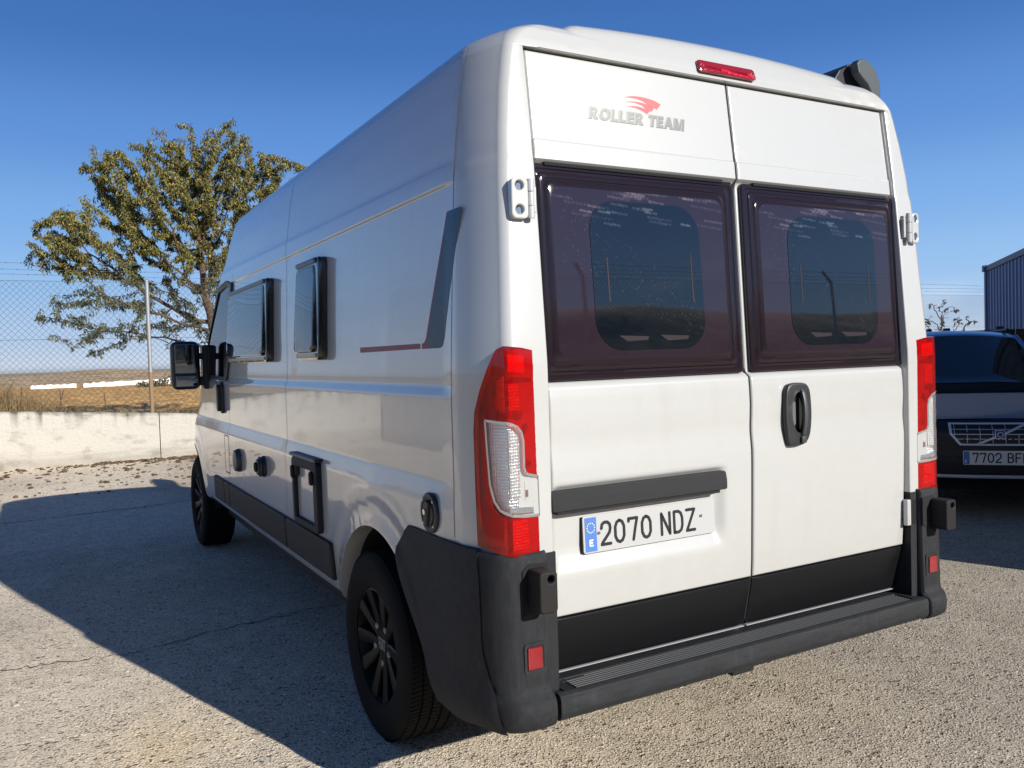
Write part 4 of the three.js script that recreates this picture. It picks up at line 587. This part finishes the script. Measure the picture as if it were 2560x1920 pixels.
for (const s of [-1, 1]) { // upper hinges
  const X0 = s * .876, z0 = knots(ZRP, 1.875) + .006, sh = rrect(-.030, -.058, .026, .058, .016); for (const dy of [-.032, .036]) { const p = new THREE.Path(); p.absarc(-.003, dy, .0135, 0, 6.2832, true); sh.holes.push(p); }
  const pl = new THREE.ExtrudeGeometry(sh, { depth: .013, bevelEnabled: true, bevelSize: .004, bevelThickness: .005, bevelOffset: -.004, bevelSegments: 3, curveSegments: 12 }); if (s > 0) pl.scale(.72, 1, 1);
  const P = (g) => s < 0 ? g.translate(X0, 1.874, z0) : mirrorX(g.translate(-X0, 1.874, z0));
  const h = mesh('upper_hinge', P(merge([pl, at(new THREE.CylinderGeometry(.0115, .0115, .034, 16), .034, .038, .014), at(new THREE.CylinderGeometry(.0115, .0115, .034, 16), .034, -.038, .014), at(new THREE.CylinderGeometry(.0105, .0105, .038, 16), .034, 0, .014), box(.022, .075, .012, .046, 0, .004, .003)])), paint, van);
  for (const dy of [-.032, .036]) { mesh('bolt_well', P(at(new THREE.CylinderGeometry(.0142, .0142, .003, 20), -.004, dy, .003, Math.PI / 2)), seam, h); mesh('bolt', P(at(new THREE.CylinderGeometry(.0075, .0095, .008, 12), -.004, dy, .008, Math.PI / 2)), chrome, h); }
}
{ // high brake light
  const f = (u, v, w) => V(u, v, knots(ZRP, clamp(v, 2.336, 2.42)) + .003 + w);
  const b = mesh('brake_light', bent((() => { const s = rrect(-.137, 2.352, .120, 2.395, .012); return s; })(), .008, f, .04, .004), M(.22, .008, .016, .15, { clearcoat: 1, clearcoatRoughness: .05 }), van);
  mesh('brake_lens', bent(rrect(-.118, 2.356, .102, 2.376, .004), .003, (u, v, w) => f(u, v, w + .008), .04, .001), M(.50, .010, .018, .2, { clearcoat: 1 }), b);
  for (let k = 0; k < 7; k++) mesh('lamp_facet', bent(rrect(-.088 + k * .026, 2.359, -.076 + k * .026, 2.371, .003), .001, (u, v, w) => f(u, v, w + .011), .04), M(.75, .05, .045, .25), b);
  for (const x of [-.122, .106]) mesh('screw', at(new THREE.TorusGeometry(.0062, .0022, 8, 16), x, 2.374, knots(ZRP, 2.374) + .014), M(.28, .02, .03, .3), b);
}
{ // maker's lettering and emblem on the left door
  const d = (g, m, name, parent) => { const p = g.attributes.position; for (let i = 0; i < p.count; i++) { const y = p.getY(i); p.setZ(i, doorZ(y) + .0004 + p.getZ(i)); } return mesh(name, g, m, parent); };
  const grey = (t) => M(lerp(.27, .165, t), lerp(.28, .18, t), lerp(.27, .185, t), .4), logo = thingPart('lettering');
  const put = (word, x0, x1) => { let x = 0; const gs = [], H = .0385 / .729; for (const ch of word) { const g = new TextGeometry(ch, { font: FONT, size: .0385 / .729 * .729 * 1.0, depth: .0005, curveSegments: 6, bevelEnabled: true, bevelSize: .0028, bevelThickness: .0003, bevelSegments: 1 }); g.computeBoundingBox(); const a = g.boundingBox; g.translate(x - a.min.x, 0, 0); x += (a.max.x - a.min.x) + .0002; gs.push(g); }
    const k = (x1 - x0 - .0065) / x, hh = gs[0].boundingBox.max.y; gs.forEach((g, i) => { const p = g.attributes.position; for (let n = 0; n < p.count; n++) { const y = p.getY(n) * .0375 / hh; p.setXY(n, x0 + p.getX(n) * k + y * .19, 2.1475 + y); } g.computeVertexNormals(); d(g, grey((x0 + .59) / .385 * .9 + i / word.length * .35), 'letter', logo); }); };
  put('ROLLER', -.592, -.372); put('TEAM', -.361, -.206);
  const em = [[865, 155], [960, 137], [1050, 132], [1150, 142], [1250, 160], [1420, 215], [1545, 290], [1460, 390], [1415, 358], [1350, 432], [1325, 415], [1265, 478], [1180, 420], [1060, 360], [960, 338], [885, 335], [1000, 322], [1120, 335], [1255, 378], [1180, 310], [1050, 258], [950, 245], [870, 250], [950, 235], [1080, 240], [1200, 265], [1310, 297], [1200, 225], [1080, 180], [960, 160]];
  const sh = poly(em.map(([X, Y]) => [-.592 + (X - 165) / 1820 * .386, 2.1475 + (540 + .148 * (X - 165) - Y) * .000169])), g = new THREE.ExtrudeGeometry(sh, { depth: .0005, bevelEnabled: false }); d(g, M(.55, .10, .11, .4), 'emblem', logo);
}
function thingPart(name) { const o = new THREE.Group(); o.name = name; van.add(o); return o; }

// ---------------------------------------------------------------- tail lights
{
  // outline runs from the door edge over the fold to the side; s counts 0..1 on the rear face, 1..2 round the corner
  const PL = [[-.836, .008], [-.862, .018], [-.92, .029], [-.945, .031], [-.957, .026], [-.968, .012], [-.987, -.020], [-.998, -.045], [-1.003, -.062], [-1.006, -.078]], SS = [0, .18, .68, .93, 1.0, 1.1, 1.42, 1.7, 1.87, 2.0];
  const plan = (s) => { let k = 0; while (k < SS.length - 2 && s > SS[k + 1]) k++; const t = clamp((s - SS[k]) / (SS[k + 1] - SS[k])), a = PL[k], b = PL[k + 1], dx = b[0] - a[0], dz = b[1] - a[1], L = Math.hypot(dx, dz); return [lerp(a[0], b[0], t), lerp(a[1], b[1], t), dz / L * 0 - (-dz) / L * 0, 0, dx / L, dz / L]; };
  const zoff = (y) => knots([[.86, 0], [1.4, -.002], [1.46, -.006]], y), K = .118;
  const map = (off) => (u, v, w) => { const s = clamp(u / K, 0, 2), p = plan(s), h = w + off; return V(p[0] + p[5] * h, v, p[1] - p[4] * h + zoff(v)); };
  const O = (list) => list.map(([s, y]) => [s * K, y]);
  const outline = O([[0, .862], [.5, .864], [1, .868], [1.6, .884], [1.98, .890], [2, 1.05], [2, 1.22], [1.94, 1.275], [1.72, 1.335], [1.4, 1.40], [1.15, 1.447], [1.0, 1.457], [.5, 1.452], [.06, 1.442], [0, 1.436]]);
  const clear = O([[1.55, 1.250], [1.0, 1.243], [.72, 1.230], [.60, 1.214], [.55, 1.190], [.55, 1.114], [.50, 1.099], [.42, 1.094], [.14, 1.085], [.10, 1.076], [.09, .974], [.55, .977], [.95, .984], [1.18, 1.000], [1.32, 1.022], [1.44, 1.07], [1.5, 1.16]]);
  const lensRed = M(.86, .018, .022, .05, { transmission: .90, ior: 1.5, clearcoat: .6, clearcoatRoughness: .03 }), lensClear = M(.98, .98, .98, .04, { transmission: .96 });
  const facet = tex(256, 256, (i, j, c) => { const x = (i / 16) % 1, y = (j / 16) % 1; c[0] = c[1] = c[2] = .5 + .5 * Math.sin(x * 3.14) * Math.sin(y * 3.14) * .8 + (N3(i / 2, j / 2) - .5) * .2; }, false); facet.repeat.set(7, 7);
  const silver = M(.62, .62, .64, .2, { metalness: .9, bumpMap: facet, bumpScale: .003 }), redIn = M(.72, .10, .09, .26, { metalness: .4, bumpMap: facet, bumpScale: .004 }), darkIn = M(.10, .008, .010, .4), whiteIn = M(.42, .42, .42, .3);
  const build = (mir) => {
    const m = (g) => mir ? mirrorX(g) : g, hole = new THREE.Path(); clear.forEach((p, i) => i ? hole.lineTo(...p) : hole.moveTo(...p)); hole.closePath(); const sh = poly(outline); sh.holes.push(hole);
    const L = mesh('tail_light', m(bent(sh, .0001, map(0), .02)), lensRed, van);
    mesh('light_housing', m(bent((() => { const s = poly(outline); return s; })(), .0001, map(-.0195), .02)), darkIn, L);
    const rim = (pts, w, off, mm, name) => { const a = [], b = [], n = pts.length; for (let k = 0; k < n; k++) { const p = pts[k], q = pts[(k + 1) % n], c = Math.max(1, Math.ceil(Math.hypot(q[0] - p[0], q[1] - p[1]) / .008)); for (let i = 0; i <= c; i++) { const x = lerp(p[0], q[0], i / c), y = lerp(p[1], q[1], i / c), Ld = Math.hypot(q[0] - p[0], q[1] - p[1]), nx = (q[1] - p[1]) / Ld, ny = -(q[0] - p[0]) / Ld; a.push(map(off)(x - nx * w / 2, y - ny * w / 2, 0)); b.push(map(off)(x + nx * w / 2, y + ny * w / 2, 0)); } } return mesh(name, m(grid([a, b])), mm, L); };
    // walls of the housing and reflectors behind the red glass
    mesh('lens_rim', m((() => { const a = [], b = []; const n = outline.length; for (let k = 0; k < n; k++) { const p = outline[k], q = outline[(k + 1) % n]; for (let i = 0; i < 8; i++) { const x = lerp(p[0], q[0], i / 8), y = lerp(p[1], q[1], i / 8); a.push(map(.001)(x, y, 0)); b.push(map(-.03)(x, y, 0)); } } a.push(a[0]); b.push(b[0]); return grid([a, b]); })()), M(.20, .008, .012, .15, { clearcoat: 1 }), L);
    const cell = (name, pts, off, mm, d = .003) => mesh(name, m(bent(poly(O(pts)), d, map(off), .02, .001)), mm, L);
    cell('reflector_cell', [[.07, 1.375], [.95, 1.385], [.95, 1.435], [.07, 1.425]], -.010, M(.85, .16, .18, .35), .003);
    cell('reflector_cell', [[.16, 1.27], [.90, 1.275], [.90, 1.352], [.16, 1.345]], -.014, redIn); cell('reflector_cell', [[1.04, 1.27], [1.32, 1.28], [1.22, 1.36], [1.04, 1.375]], -.012, redIn);
    cell('reflector_cell', [[.06, 1.115], [.48, 1.115], [.48, 1.245], [.06, 1.24]], -.014, redIn);
    cell('lamp_shade', [[.55, 1.25], [.80, 1.258], [.72, 1.276], [.50, 1.27]], -.008, darkIn); cell('lamp_shade', [[.10, 1.352], [.92, 1.362], [.92, 1.372], [.10, 1.366]], -.006, darkIn); cell('lamp_shade', [[.30, 1.116], [.46, 1.116], [.40, 1.135], [.30, 1.13]], -.006, darkIn); cell('lamp_shade', [[.36, 1.222], [.50, 1.205], [.50, 1.235], [.38, 1.24]], -.006, darkIn);
    cell('fog_reflector', [[.08, .872], [.92, .878], [.92, .968], [.08, .962]], -.012, M(.85, .22, .16, .22, { metalness: .5, bumpMap: facet, bumpScale: .004 }));
    cell('side_reflector', [[1.06, .885], [1.80, .900], [1.80, 1.22], [1.62, 1.26], [1.56, 1.1], [1.40, 1.0], [1.06, .97]], -.006, M(.42, .035, .035, .4), .001);
    // clear reversing lamp
    const c = mesh('reversing_lamp', m(bent(poly(clear), .0001, map(.0008), .02)), lensClear, L);
    mesh('reversing_reflector', m(bent(poly(clear), .0001, map(-.013), .02)), silver, L); cell('reversing_shelf', [[.12, .978], [.98, .988], [.98, 1.008], [.12, .998]], -.008, chrome); cell('reversing_bulb', [[.40, 1.03], [.47, 1.03], [.47, 1.05], [.40, 1.05]], -.006, darkIn, .001); cell('reversing_cell', [[.12, 1.02], [.48, 1.02], [.48, 1.075], [.12, 1.075]], -.0105, whiteIn, .002); cell('reversing_cell', [[.60, 1.03], [.97, 1.03], [.97, 1.225], [.62, 1.205]], -.0108, M(.42, .42, .43, .3, { metalness: .5, bumpMap: facet, bumpScale: .004 }), .001);
    rim(clear, .0075, .0018, M(.62, .62, .62, .22, { metalness: .8 }), 'lamp_bezel');
    return L;
  };
  build(false); build(true);
}
// awning box along the right roof edge
{
  const pts = [[.838, 2.560], [.850, 2.574], [.872, 2.580], [.905, 2.572], [.940, 2.548], [.962, 2.510], [.968, 2.470], [.966, 2.430], [.956, 2.412], [.940, 2.425], [.926, 2.455], [.900, 2.490], [.868, 2.512], [.846, 2.530]];
  const s = poly(pts), bodyShape = poly([[.775, 2.448], [.775, 2.515], [.800, 2.545], [.838, 2.562], ...pts.slice(1, 9), [.930, 2.440]]), a = mesh('awning', new THREE.ExtrudeGeometry(bodyShape, { depth: 3.88, bevelEnabled: true, bevelSize: .004, bevelThickness: .004, bevelSegments: 2 }).translate(0, 0, -4.15), M(.020, .023, .026, .38), van);
  mesh('awning_end_cap', [new THREE.ExtrudeGeometry(s, { depth: .022, bevelEnabled: true, bevelSize: .006, bevelThickness: .008, bevelOffset: 0, bevelSegments: 4 }).translate(0, 0, -.240)], M(.050, .060, .066, .45), a);
  mesh('awning_bracket', box(.05, .03, .05, .79, 2.445, -.30, .006), chrome, a);
}
// ---------------------------------------------------------------- estate car parked in the shade, right of the van (nose at its own z = 0, body towards -z)
{
  const car = thing('estate_car', 'silver estate car with dark bumper parked nose out in the shade behind the van', 'car', null, [4.55, 0, -1.86], -48.2 * Math.PI / 180);
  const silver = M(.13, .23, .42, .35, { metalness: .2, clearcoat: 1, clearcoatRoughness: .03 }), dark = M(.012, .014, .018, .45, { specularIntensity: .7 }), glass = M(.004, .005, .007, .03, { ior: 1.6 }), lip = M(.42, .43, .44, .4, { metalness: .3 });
  const HW = [[0, .70], [-.10, .78], [-.25, .86], [-.5, .905], [-1, .925], [-3.6, .93], [-4.3, .90], [-4.62, .82], [-4.72, .72]], BELT = [[0, .785], [-.04, .81], [-.15, .835], [-.5, .90], [-1.0, .965], [-1.38, 1.01], [-2.2, 1.00], [-4.4, 1.02], [-4.72, .98]], LOW = [[0, .45], [-.3, .30], [-4.5, .30], [-4.72, .4]];
  const ARX = [-.93, -3.69];
  const section = (z) => { const w = knots(HW, z), b = knots(BELT, z), l = knots(LOW, z), crown = .05 * smooth(.02, -.4, z), pts = []; // half section from the sill up and over to the middle
    let low = l; for (const a of ARX) { const d = Math.abs(z - a); if (d < .365) low = Math.max(low, .33 + Math.sqrt(.365 * .365 - d * d)); }
    for (let i = 0; i <= 8; i++) { const t = i / 8, y = lerp(low, b - .13, t); pts.push([w * (1 - .035 * Math.pow(Math.abs(t - .55), 2) * 4) * (y > .72 ? 1 - .02 * smooth(.72, .9, y) : 1), y]); }
    for (let i = 1; i <= 6; i++) { const a = i / 6 * Math.PI / 2; pts.push([w * .98 - .14 * (1 - Math.cos(a)), b - .13 + .13 * Math.sin(a)]); }
    for (let i = 1; i <= 10; i++) { const x = (w * .98 - .14) * (1 - i / 10); pts.push([x, b + crown * (1 - (x / (w * .98 - .14)) ** 2)]); }
    return pts; };
  const zs = []; for (let i = 0; i <= 12; i++) zs.push(-.25 * (i / 12) ** 1.5); for (let z = -.3; z > -4.5; z -= .035) zs.push(z); zs.push(-4.55, -4.62, -4.68, -4.72);
  const rows = zs.map((z) => { const h = section(z); return [...h.map(([x, y]) => V(-x, y, z)), ...h.slice(0, -1).reverse().map(([x, y]) => V(x, y, z))]; });
  mesh('body', grid(rows), silver, car);
  mesh('inner_body', [box(1.62, .42, 4.3, 0, .52, -2.4), box(1.5, .3, 4.2, 0, .36, -2.35)], M(.008, .008, .009, .9), car);
  // cabin
  const CAB = [[-1.30, 1.00, .74], [-1.40, 1.03, .76], [-2.22, 1.475, .60], [-2.45, 1.515, .585], [-3.2, 1.53, .58], [-4.1, 1.47, .56], [-4.35, 1.42, .55], [-4.62, 1.02, .70]];
  const cz = CAB.map((c) => [c[0], c[1]]), cw = CAB.map((c) => [c[0], c[2]]); const K = (t, z) => { const r = [...t].reverse(); return knots(r, z); };
  const cab = (z) => { const top = K(cz, z), hw = K(cw, z), bw = .80, pts = []; for (let i = 0; i <= 6; i++) { const t = i / 6; pts.push([lerp(Math.max(bw - .02, hw), hw + .05, t), lerp(.98, Math.max(.981, top - .055), t)]); } for (let i = 1; i <= 5; i++) { const a = i / 5 * Math.PI / 2; pts.push([hw + .05 * Math.cos(a), Math.max(.981, top - .055 + .055 * Math.sin(a))]); } for (let i = 1; i <= 8; i++) { const x = hw * (1 - i / 8); pts.push([x, Math.max(.982, top + .045 * (1 - (x / hw) ** 2))]); } return pts; };
  const czs = []; for (let z = -1.30; z > -4.63; z -= .05) czs.push(z);
  mesh('cabin', grid(czs.map((z) => { const h = cab(z); return [...h.map(([x, y]) => V(-x, y, z)), ...h.slice(0, -1).reverse().map(([x, y]) => V(x, y, z))]; })), silver, car);
  const screen = []; for (let j = 0; j <= 10; j++) { const t = j / 10, z = lerp(-1.33, -2.17, t), r = []; for (let i = 0; i <= 24; i++) { const s = i / 24 * 2 - 1, hw = lerp(.735, .59, t), x = s * hw; r.push(V(x, K(cz, z) + .045 * (1 - s * s) + .012, z + .02 + .10 * (1 - s * s))); } screen.push(r); }
  mesh('windscreen', grid(screen), glass, car);
  for (const s of [-1, 1]) { const g = bent(poly([[-1.62, 1.035], [-2.25, 1.40], [-3.95, 1.40], [-4.28, 1.06]]), .004, (u, v, w) => V(s * (lerp(.795, .645, clamp((v - .99) / .46)) + w), v, u), .2); mesh('side_window', g, glass, car); mesh('roof_rail', tubeBetween(V(s * .58, 1.555, -2.4), V(s * .565, 1.52, -4.2), .014, 8), dark, car);
    mesh('pillar', tubeBetween(V(s * .755, 1.03, -1.36), V(s * .605, 1.475, -2.2), .028, 8), silver, car); }
  mesh('aerial', [box(.05, .035, .12, 0, 1.59, -3.6, .012)], dark, car);
  for (const x of [-.35, .35]) mesh('washer_jet', box(.03, .012, .03, x, 1.005, -1.12, .004), dark, car);
  mesh('scuttle', box(1.44, .10, .55, 0, 1.005, -1.50, .02), dark, car); mesh('tailgate', box(1.30, .46, .06, 0, 1.21, -4.42, .02), silver, car); mesh('dashboard', box(1.36, .14, .5, 0, 1.0, -1.85, .03), dark, car); for (const x of [-.37, .37]) { mesh('seat_back', box(.46, .58, .14, x, 1.02, -2.75, .05), dark, car); mesh('headrest', box(.26, .16, .09, x, 1.36, -2.80, .04), dark, car); }
  // front mask
  const F = (w0) => (u, v, w) => V(u, v, .012 + w + w0 - .10 * Math.pow(Math.abs(u) / .70, 2.4) - .06 * smooth(.70, .80, v) - .02 * smooth(.5, .34, v));
  mesh('front_bumper', bent((() => { const s = poly([[-.86, .44], [-.80, .365], [.80, .365], [.86, .44], [.87, .62], [.80, .775], [.5, .800], [0, .806], [-.5, .800], [-.80, .775], [-.87, .62]]); return s; })(), .05, F(0), .06, .012), dark, car);
  mesh('bumper_ridge', bent(poly([[-.84, .545], [-.3, .50], [.3, .50], [.84, .545], [.84, .56], [-.84, .56]]), .016, F(.04), .06, .006), dark, car);
  mesh('skid_strip', bent(poly([[-.84, .372], [-.60, .345], [.60, .345], [.84, .372], [.84, .40], [.58, .372], [-.58, .372], [-.84, .40]]), .03, F(.04), .06, .006), lip, car);
  const gr = mesh('grille', bent(poly([[-.34, .775], [.34, .775], [.335, .70], [.27, .622], [-.27, .622], [-.335, .70]]), .004, F(.052), .06), M(.005, .006, .008, .5), car);
  const frame = poly([[-.355, .788], [.355, .788], [.352, .70], [.282, .608], [-.282, .608], [-.352, .70]]); frame.holes.push(poly([[-.335, .774], [-.333, .704], [-.27, .624], [.27, .624], [.333, .704], [.335, .774]])); const chromeDull = M(.66, .68, .70, .25, { metalness: .35 });
  mesh('grille_frame', bent(frame, .02, F(.052), .05, .004), chromeDull, gr);
  for (const y of [.660, .698, .736]) { const h = y < .7 ? lerp(.275, .335, (y - .624) / .08) : .333; mesh('grille_bar', bent(poly([[-h, y - .0022], [h, y - .0022], [h, y + .0022], [-h, y + .0022]]), .006, F(.056), .06), chromeDull, gr); }
  for (let x = -.315; x < .33; x += .09) mesh('grille_bar', bent(poly([[x - .0018, Math.abs(x) > .29 ? .668 : .626], [x + .0018, Math.abs(x) > .29 ? .668 : .626], [x + .0018, .773], [x - .0018, .773]]), .006, F(.056), .05), chromeDull, gr);
  mesh('diagonal_bar', bent(poly([[-.165, .624], [-.125, .624], [.205, .774], [.165, .774]]), .016, F(.06), .05, .004), chromeDull, gr);
  const em = mesh('badge', bent(rrect(-.036, .664, .036, .732, .004), .010, F(.078), .05, .002), chromeDull, gr); mesh('badge_field', bent(rrect(-.030, .670, .030, .726, .003), .002, F(.0885), .05), M(.012, .03, .11, .3), em);
  mesh('badge_ring', at(new THREE.TorusGeometry(.019, .0035, 8, 28), 0, .698, .107), chromeDull, em); mesh('badge_band', box(.042, .009, .003, 0, .698, .108), M(.012, .03, .11, .3), em);
  // plate 7702 BFB
  const mp = (g) => g.translate(0, .513, .086), pl = mesh('number_plate', mp(new THREE.ExtrudeGeometry(rrect(-.26, -.055, .26, .055, .008), { depth: .002, bevelEnabled: true, bevelSize: .001, bevelThickness: .001, bevelSegments: 1 })), M(.62, .62, .60, .4), car);
  mesh('blue_band', mp(box(.042, .102, .0012, -.236, 0, .0032)), M(.05, .16, .40, .4), pl); mesh('character', mp(at(strokes('E', .011, .016, .004, .001), -.246, -.036, .0042)), M(.7, .75, .8, .5), pl);
  let x = -.190; for (const ch of '7702 BFB') { if (ch === ' ') { x += .032; continue; } mesh('character', mp(at(strokes(ch, .036, .070, .0105, .0016), x, -.035, .0036)), M(.012, .013, .016, .45), pl); x += .0535; }
  for (const s of [-1, 1]) {
    mesh('headlight', bent(poly([[s * .44, .665], [s * .56, .65], [s * .80, .665], [s * .85, .74], [s * .83, .79], [s * .46, .765]]), .03, (u, v, w) => V(u, v, .022 + w - .16 * Math.pow(Math.abs(u) / .70, 2.6) - .05 * smooth(.70, .80, v) + .04), .05, .01), M(.30, .32, .35, .1, { metalness: .6, clearcoat: 1 }), car);
    const mir = mesh('door_mirror', box(.17, .12, .10, s * .98, 1.06, -1.62, .035), silver, car); mesh('mirror_foot', box(.12, .04, .05, s * .87, 1.02, -1.64, .012), dark, mir);
    for (const a of ARX) { const t = new THREE.LatheGeometry([[.19, -.09], [.24, -.105], [.30, -.10], [.325, -.07], [.325, .07], [.30, .10], [.24, .105], [.19, .09]].map((p) => new THREE.Vector2(...p)), 48); t.rotateZ(-s * Math.PI / 2); const wl = mesh('wheel', toCreasedNormals(plain(t), .5), tyreM, car); wl.position.set(s * .79, .325, a);
      for (let k = 0; k < 6; k++) mesh('spoke', at(box(.02, .17, .05, s * .085, .105, 0, .008), 0, 0, 0, k / 6 * 6.2832), lip, wl); mesh('rim', at(new THREE.TorusGeometry(.195, .014, 8, 40), s * .09, 0, 0, 0, Math.PI / 2), lip, wl); }
  }
  mesh('bonnet_joint', [bent(poly([[-.80, .812], [.80, .812], [.80, .817], [-.80, .817]]), .002, (u, v, w) => V(u, v - .002, .0 - .11 * Math.pow(Math.abs(u) / .70, 2.4) + .016), .06)], M(.01, .01, .012, .8), car);
}

// ---------------------------------------------------------------- shipping containers
function container(label, x, y, z, turn, color, group, name = 'shipping_container') {
  const c = thing(name, label, 'container', group, [x, y, z], turn), L = 6.06, H = 2.9, W = 2.44, steel = M(...color, .5, { specularIntensity: .6 }), edge = M(color[0] * .75, color[1] * .72, color[2] * .70, .55);
  // origin at the bottom corner; +x runs along the long side, the corrugated side faces +z
  const rib = (n, len) => { const pts = []; const p = len / n; for (let i = 0; i < n; i++) { const a = i * p; pts.push([a, 0], [a + p * .36, 0], [a + p * .5, -.036], [a + p * .86, -.036]); } pts.push([len, 0]); return pts; };
  for (const [zz] of [[-.03], [-W + .06]]) { const pr = rib(22, L - .3), g = grid([.16, H - .12].map((yy) => pr.map(([a, d]) => V(a + .15, yy, zz + d)))); mesh('corrugated_side', toCreasedNormals(plain(g), .3), steel, c); }
  for (const xx of [.03, L - .03]) { const pr = rib(8, W - .3), g = grid([.16, H - .12].map((yy) => pr.map(([a, d]) => V(xx + (xx < 1 ? -d : d), yy, -a - .15)))); mesh('end_wall', toCreasedNormals(plain(g), .3), steel, c); }
  mesh('roof', box(L - .2, .03, W - .1, L / 2, H - .05, -W / 2), steel, c); mesh('floor', box(L - .2, .12, W - .1, L / 2, .12, -W / 2), edge, c); mesh('light_block', box(L - .18, H - .16, W - .26, L / 2, H / 2, -W / 2), edge, c);  // solid inner box added so that no sun slips between the walls
  for (const zz of [-.05, -W + .05]) { mesh('top_rail', box(L, .10, .07, L / 2, H - .06, zz, .008), edge, c); mesh('bottom_rail', box(L, .16, .06, L / 2, .09, zz, .008), edge, c); for (const xx of [.08, L - .08]) { mesh('corner_post', box(.15, H - .02, .12, xx, H / 2, zz - (zz > -1 ? .01 : -.01), .012), edge, c); for (const yy of [.06, H - .055]) mesh('corner_casting', box(.18, .12, .165, xx, yy, zz - (zz > -1 ? .0 : -.0), .012), edge, c); } }
  return c;
}
// seen at the right edge; its long face looks towards the van
container('tall blue corrugated shipping container at the right edge, behind the dark timber boards', 13.92, 0, -7.63, 139.3 * Math.PI / 180 * -1 - 0, [.13, .18, .31]);
// unseen stack of two more, added to throw the shade on the car
for (const k of [0, 1]) container(k ? 'added grey shipping container, upper one of an unseen stack that shades the car' : 'added grey shipping container, lower one of an unseen stack that shades the car', 5.3, k * 2.88, 2.5, 40.7 * Math.PI / 180, [.22, .23, .23], null);

// dark timber boards in front of the container
{
  const dist = 13.3, b0 = 54 * Math.PI / 180, b1 = 62.4 * Math.PI / 180, A = V(-2.08 + Math.sin(b0) * dist, 0, 2.06 - Math.cos(b0) * dist), B = V(-2.08 + Math.sin(b1) * dist, 0, 2.06 - Math.cos(b1) * dist), L = A.distanceTo(B);
  const t = thing('timber_screen', 'dark weathered timber boards with a torn white sticker, behind the silver car', 'board screen', null, [A.x, 0, A.z], Math.atan2(-(B.z - A.z), B.x - A.x));
  const wood = tex(512, 128, (i, j, c) => { const n = fbm(i / 40, j / 4) * .7 + N3(i / 8, j / 2) * .3; c[0] = s2(lerp(.03, .13, n)); c[1] = s2(lerp(.02, .075, n)); c[2] = s2(lerp(.013, .042, n)); }), ms = [0, 1, 2].map((k) => M(.8 + k * .2, .8 + k * .18, .8 + k * .15, .9, { map: wood }));
  for (let j = 0; j < 8; j++) { let x = 0, k = 0; while (x < L) { const w = Math.min(rr(.7, 1.1), L - x); if (w > .05) mesh('board', box(w - .008, .188, .05, x + w / 2, .1 + j * .2, rr(-.006, .006), .006), ms[Math.floor(rnd() * 3)], t); x += w; k++; } }
  for (const x of [.05, L / 3, L * 2 / 3, L - .05]) mesh('stake', box(.09, 1.64, .09, x, .82, -.075, .008), ms[1], t);
  const st = []; for (let k = 0; k < 22; k++) { const a = k / 22 * 6.2832, r = .75 + .5 * rnd(); st.push([Math.cos(a) * .125 * r, Math.sin(a) * .055 * r]); }
  const s1 = new THREE.ExtrudeGeometry(poly(st), { depth: .002, bevelEnabled: false }); const px = L * (60.15 - 54) / 8.4; s1.translate(px, 1.395, .034); mesh('torn_sticker', s1, M(.45, .47, .48, .7), t);
  mesh('torn_sticker', new THREE.ExtrudeGeometry(poly(st.map(([a, b]) => [a * .25, b * .3])), { depth: .002, bevelEnabled: false }).translate(px + .10, 1.27, .034), M(.45, .47, .48, .7), t);
}
renderer.render(scene, camera);
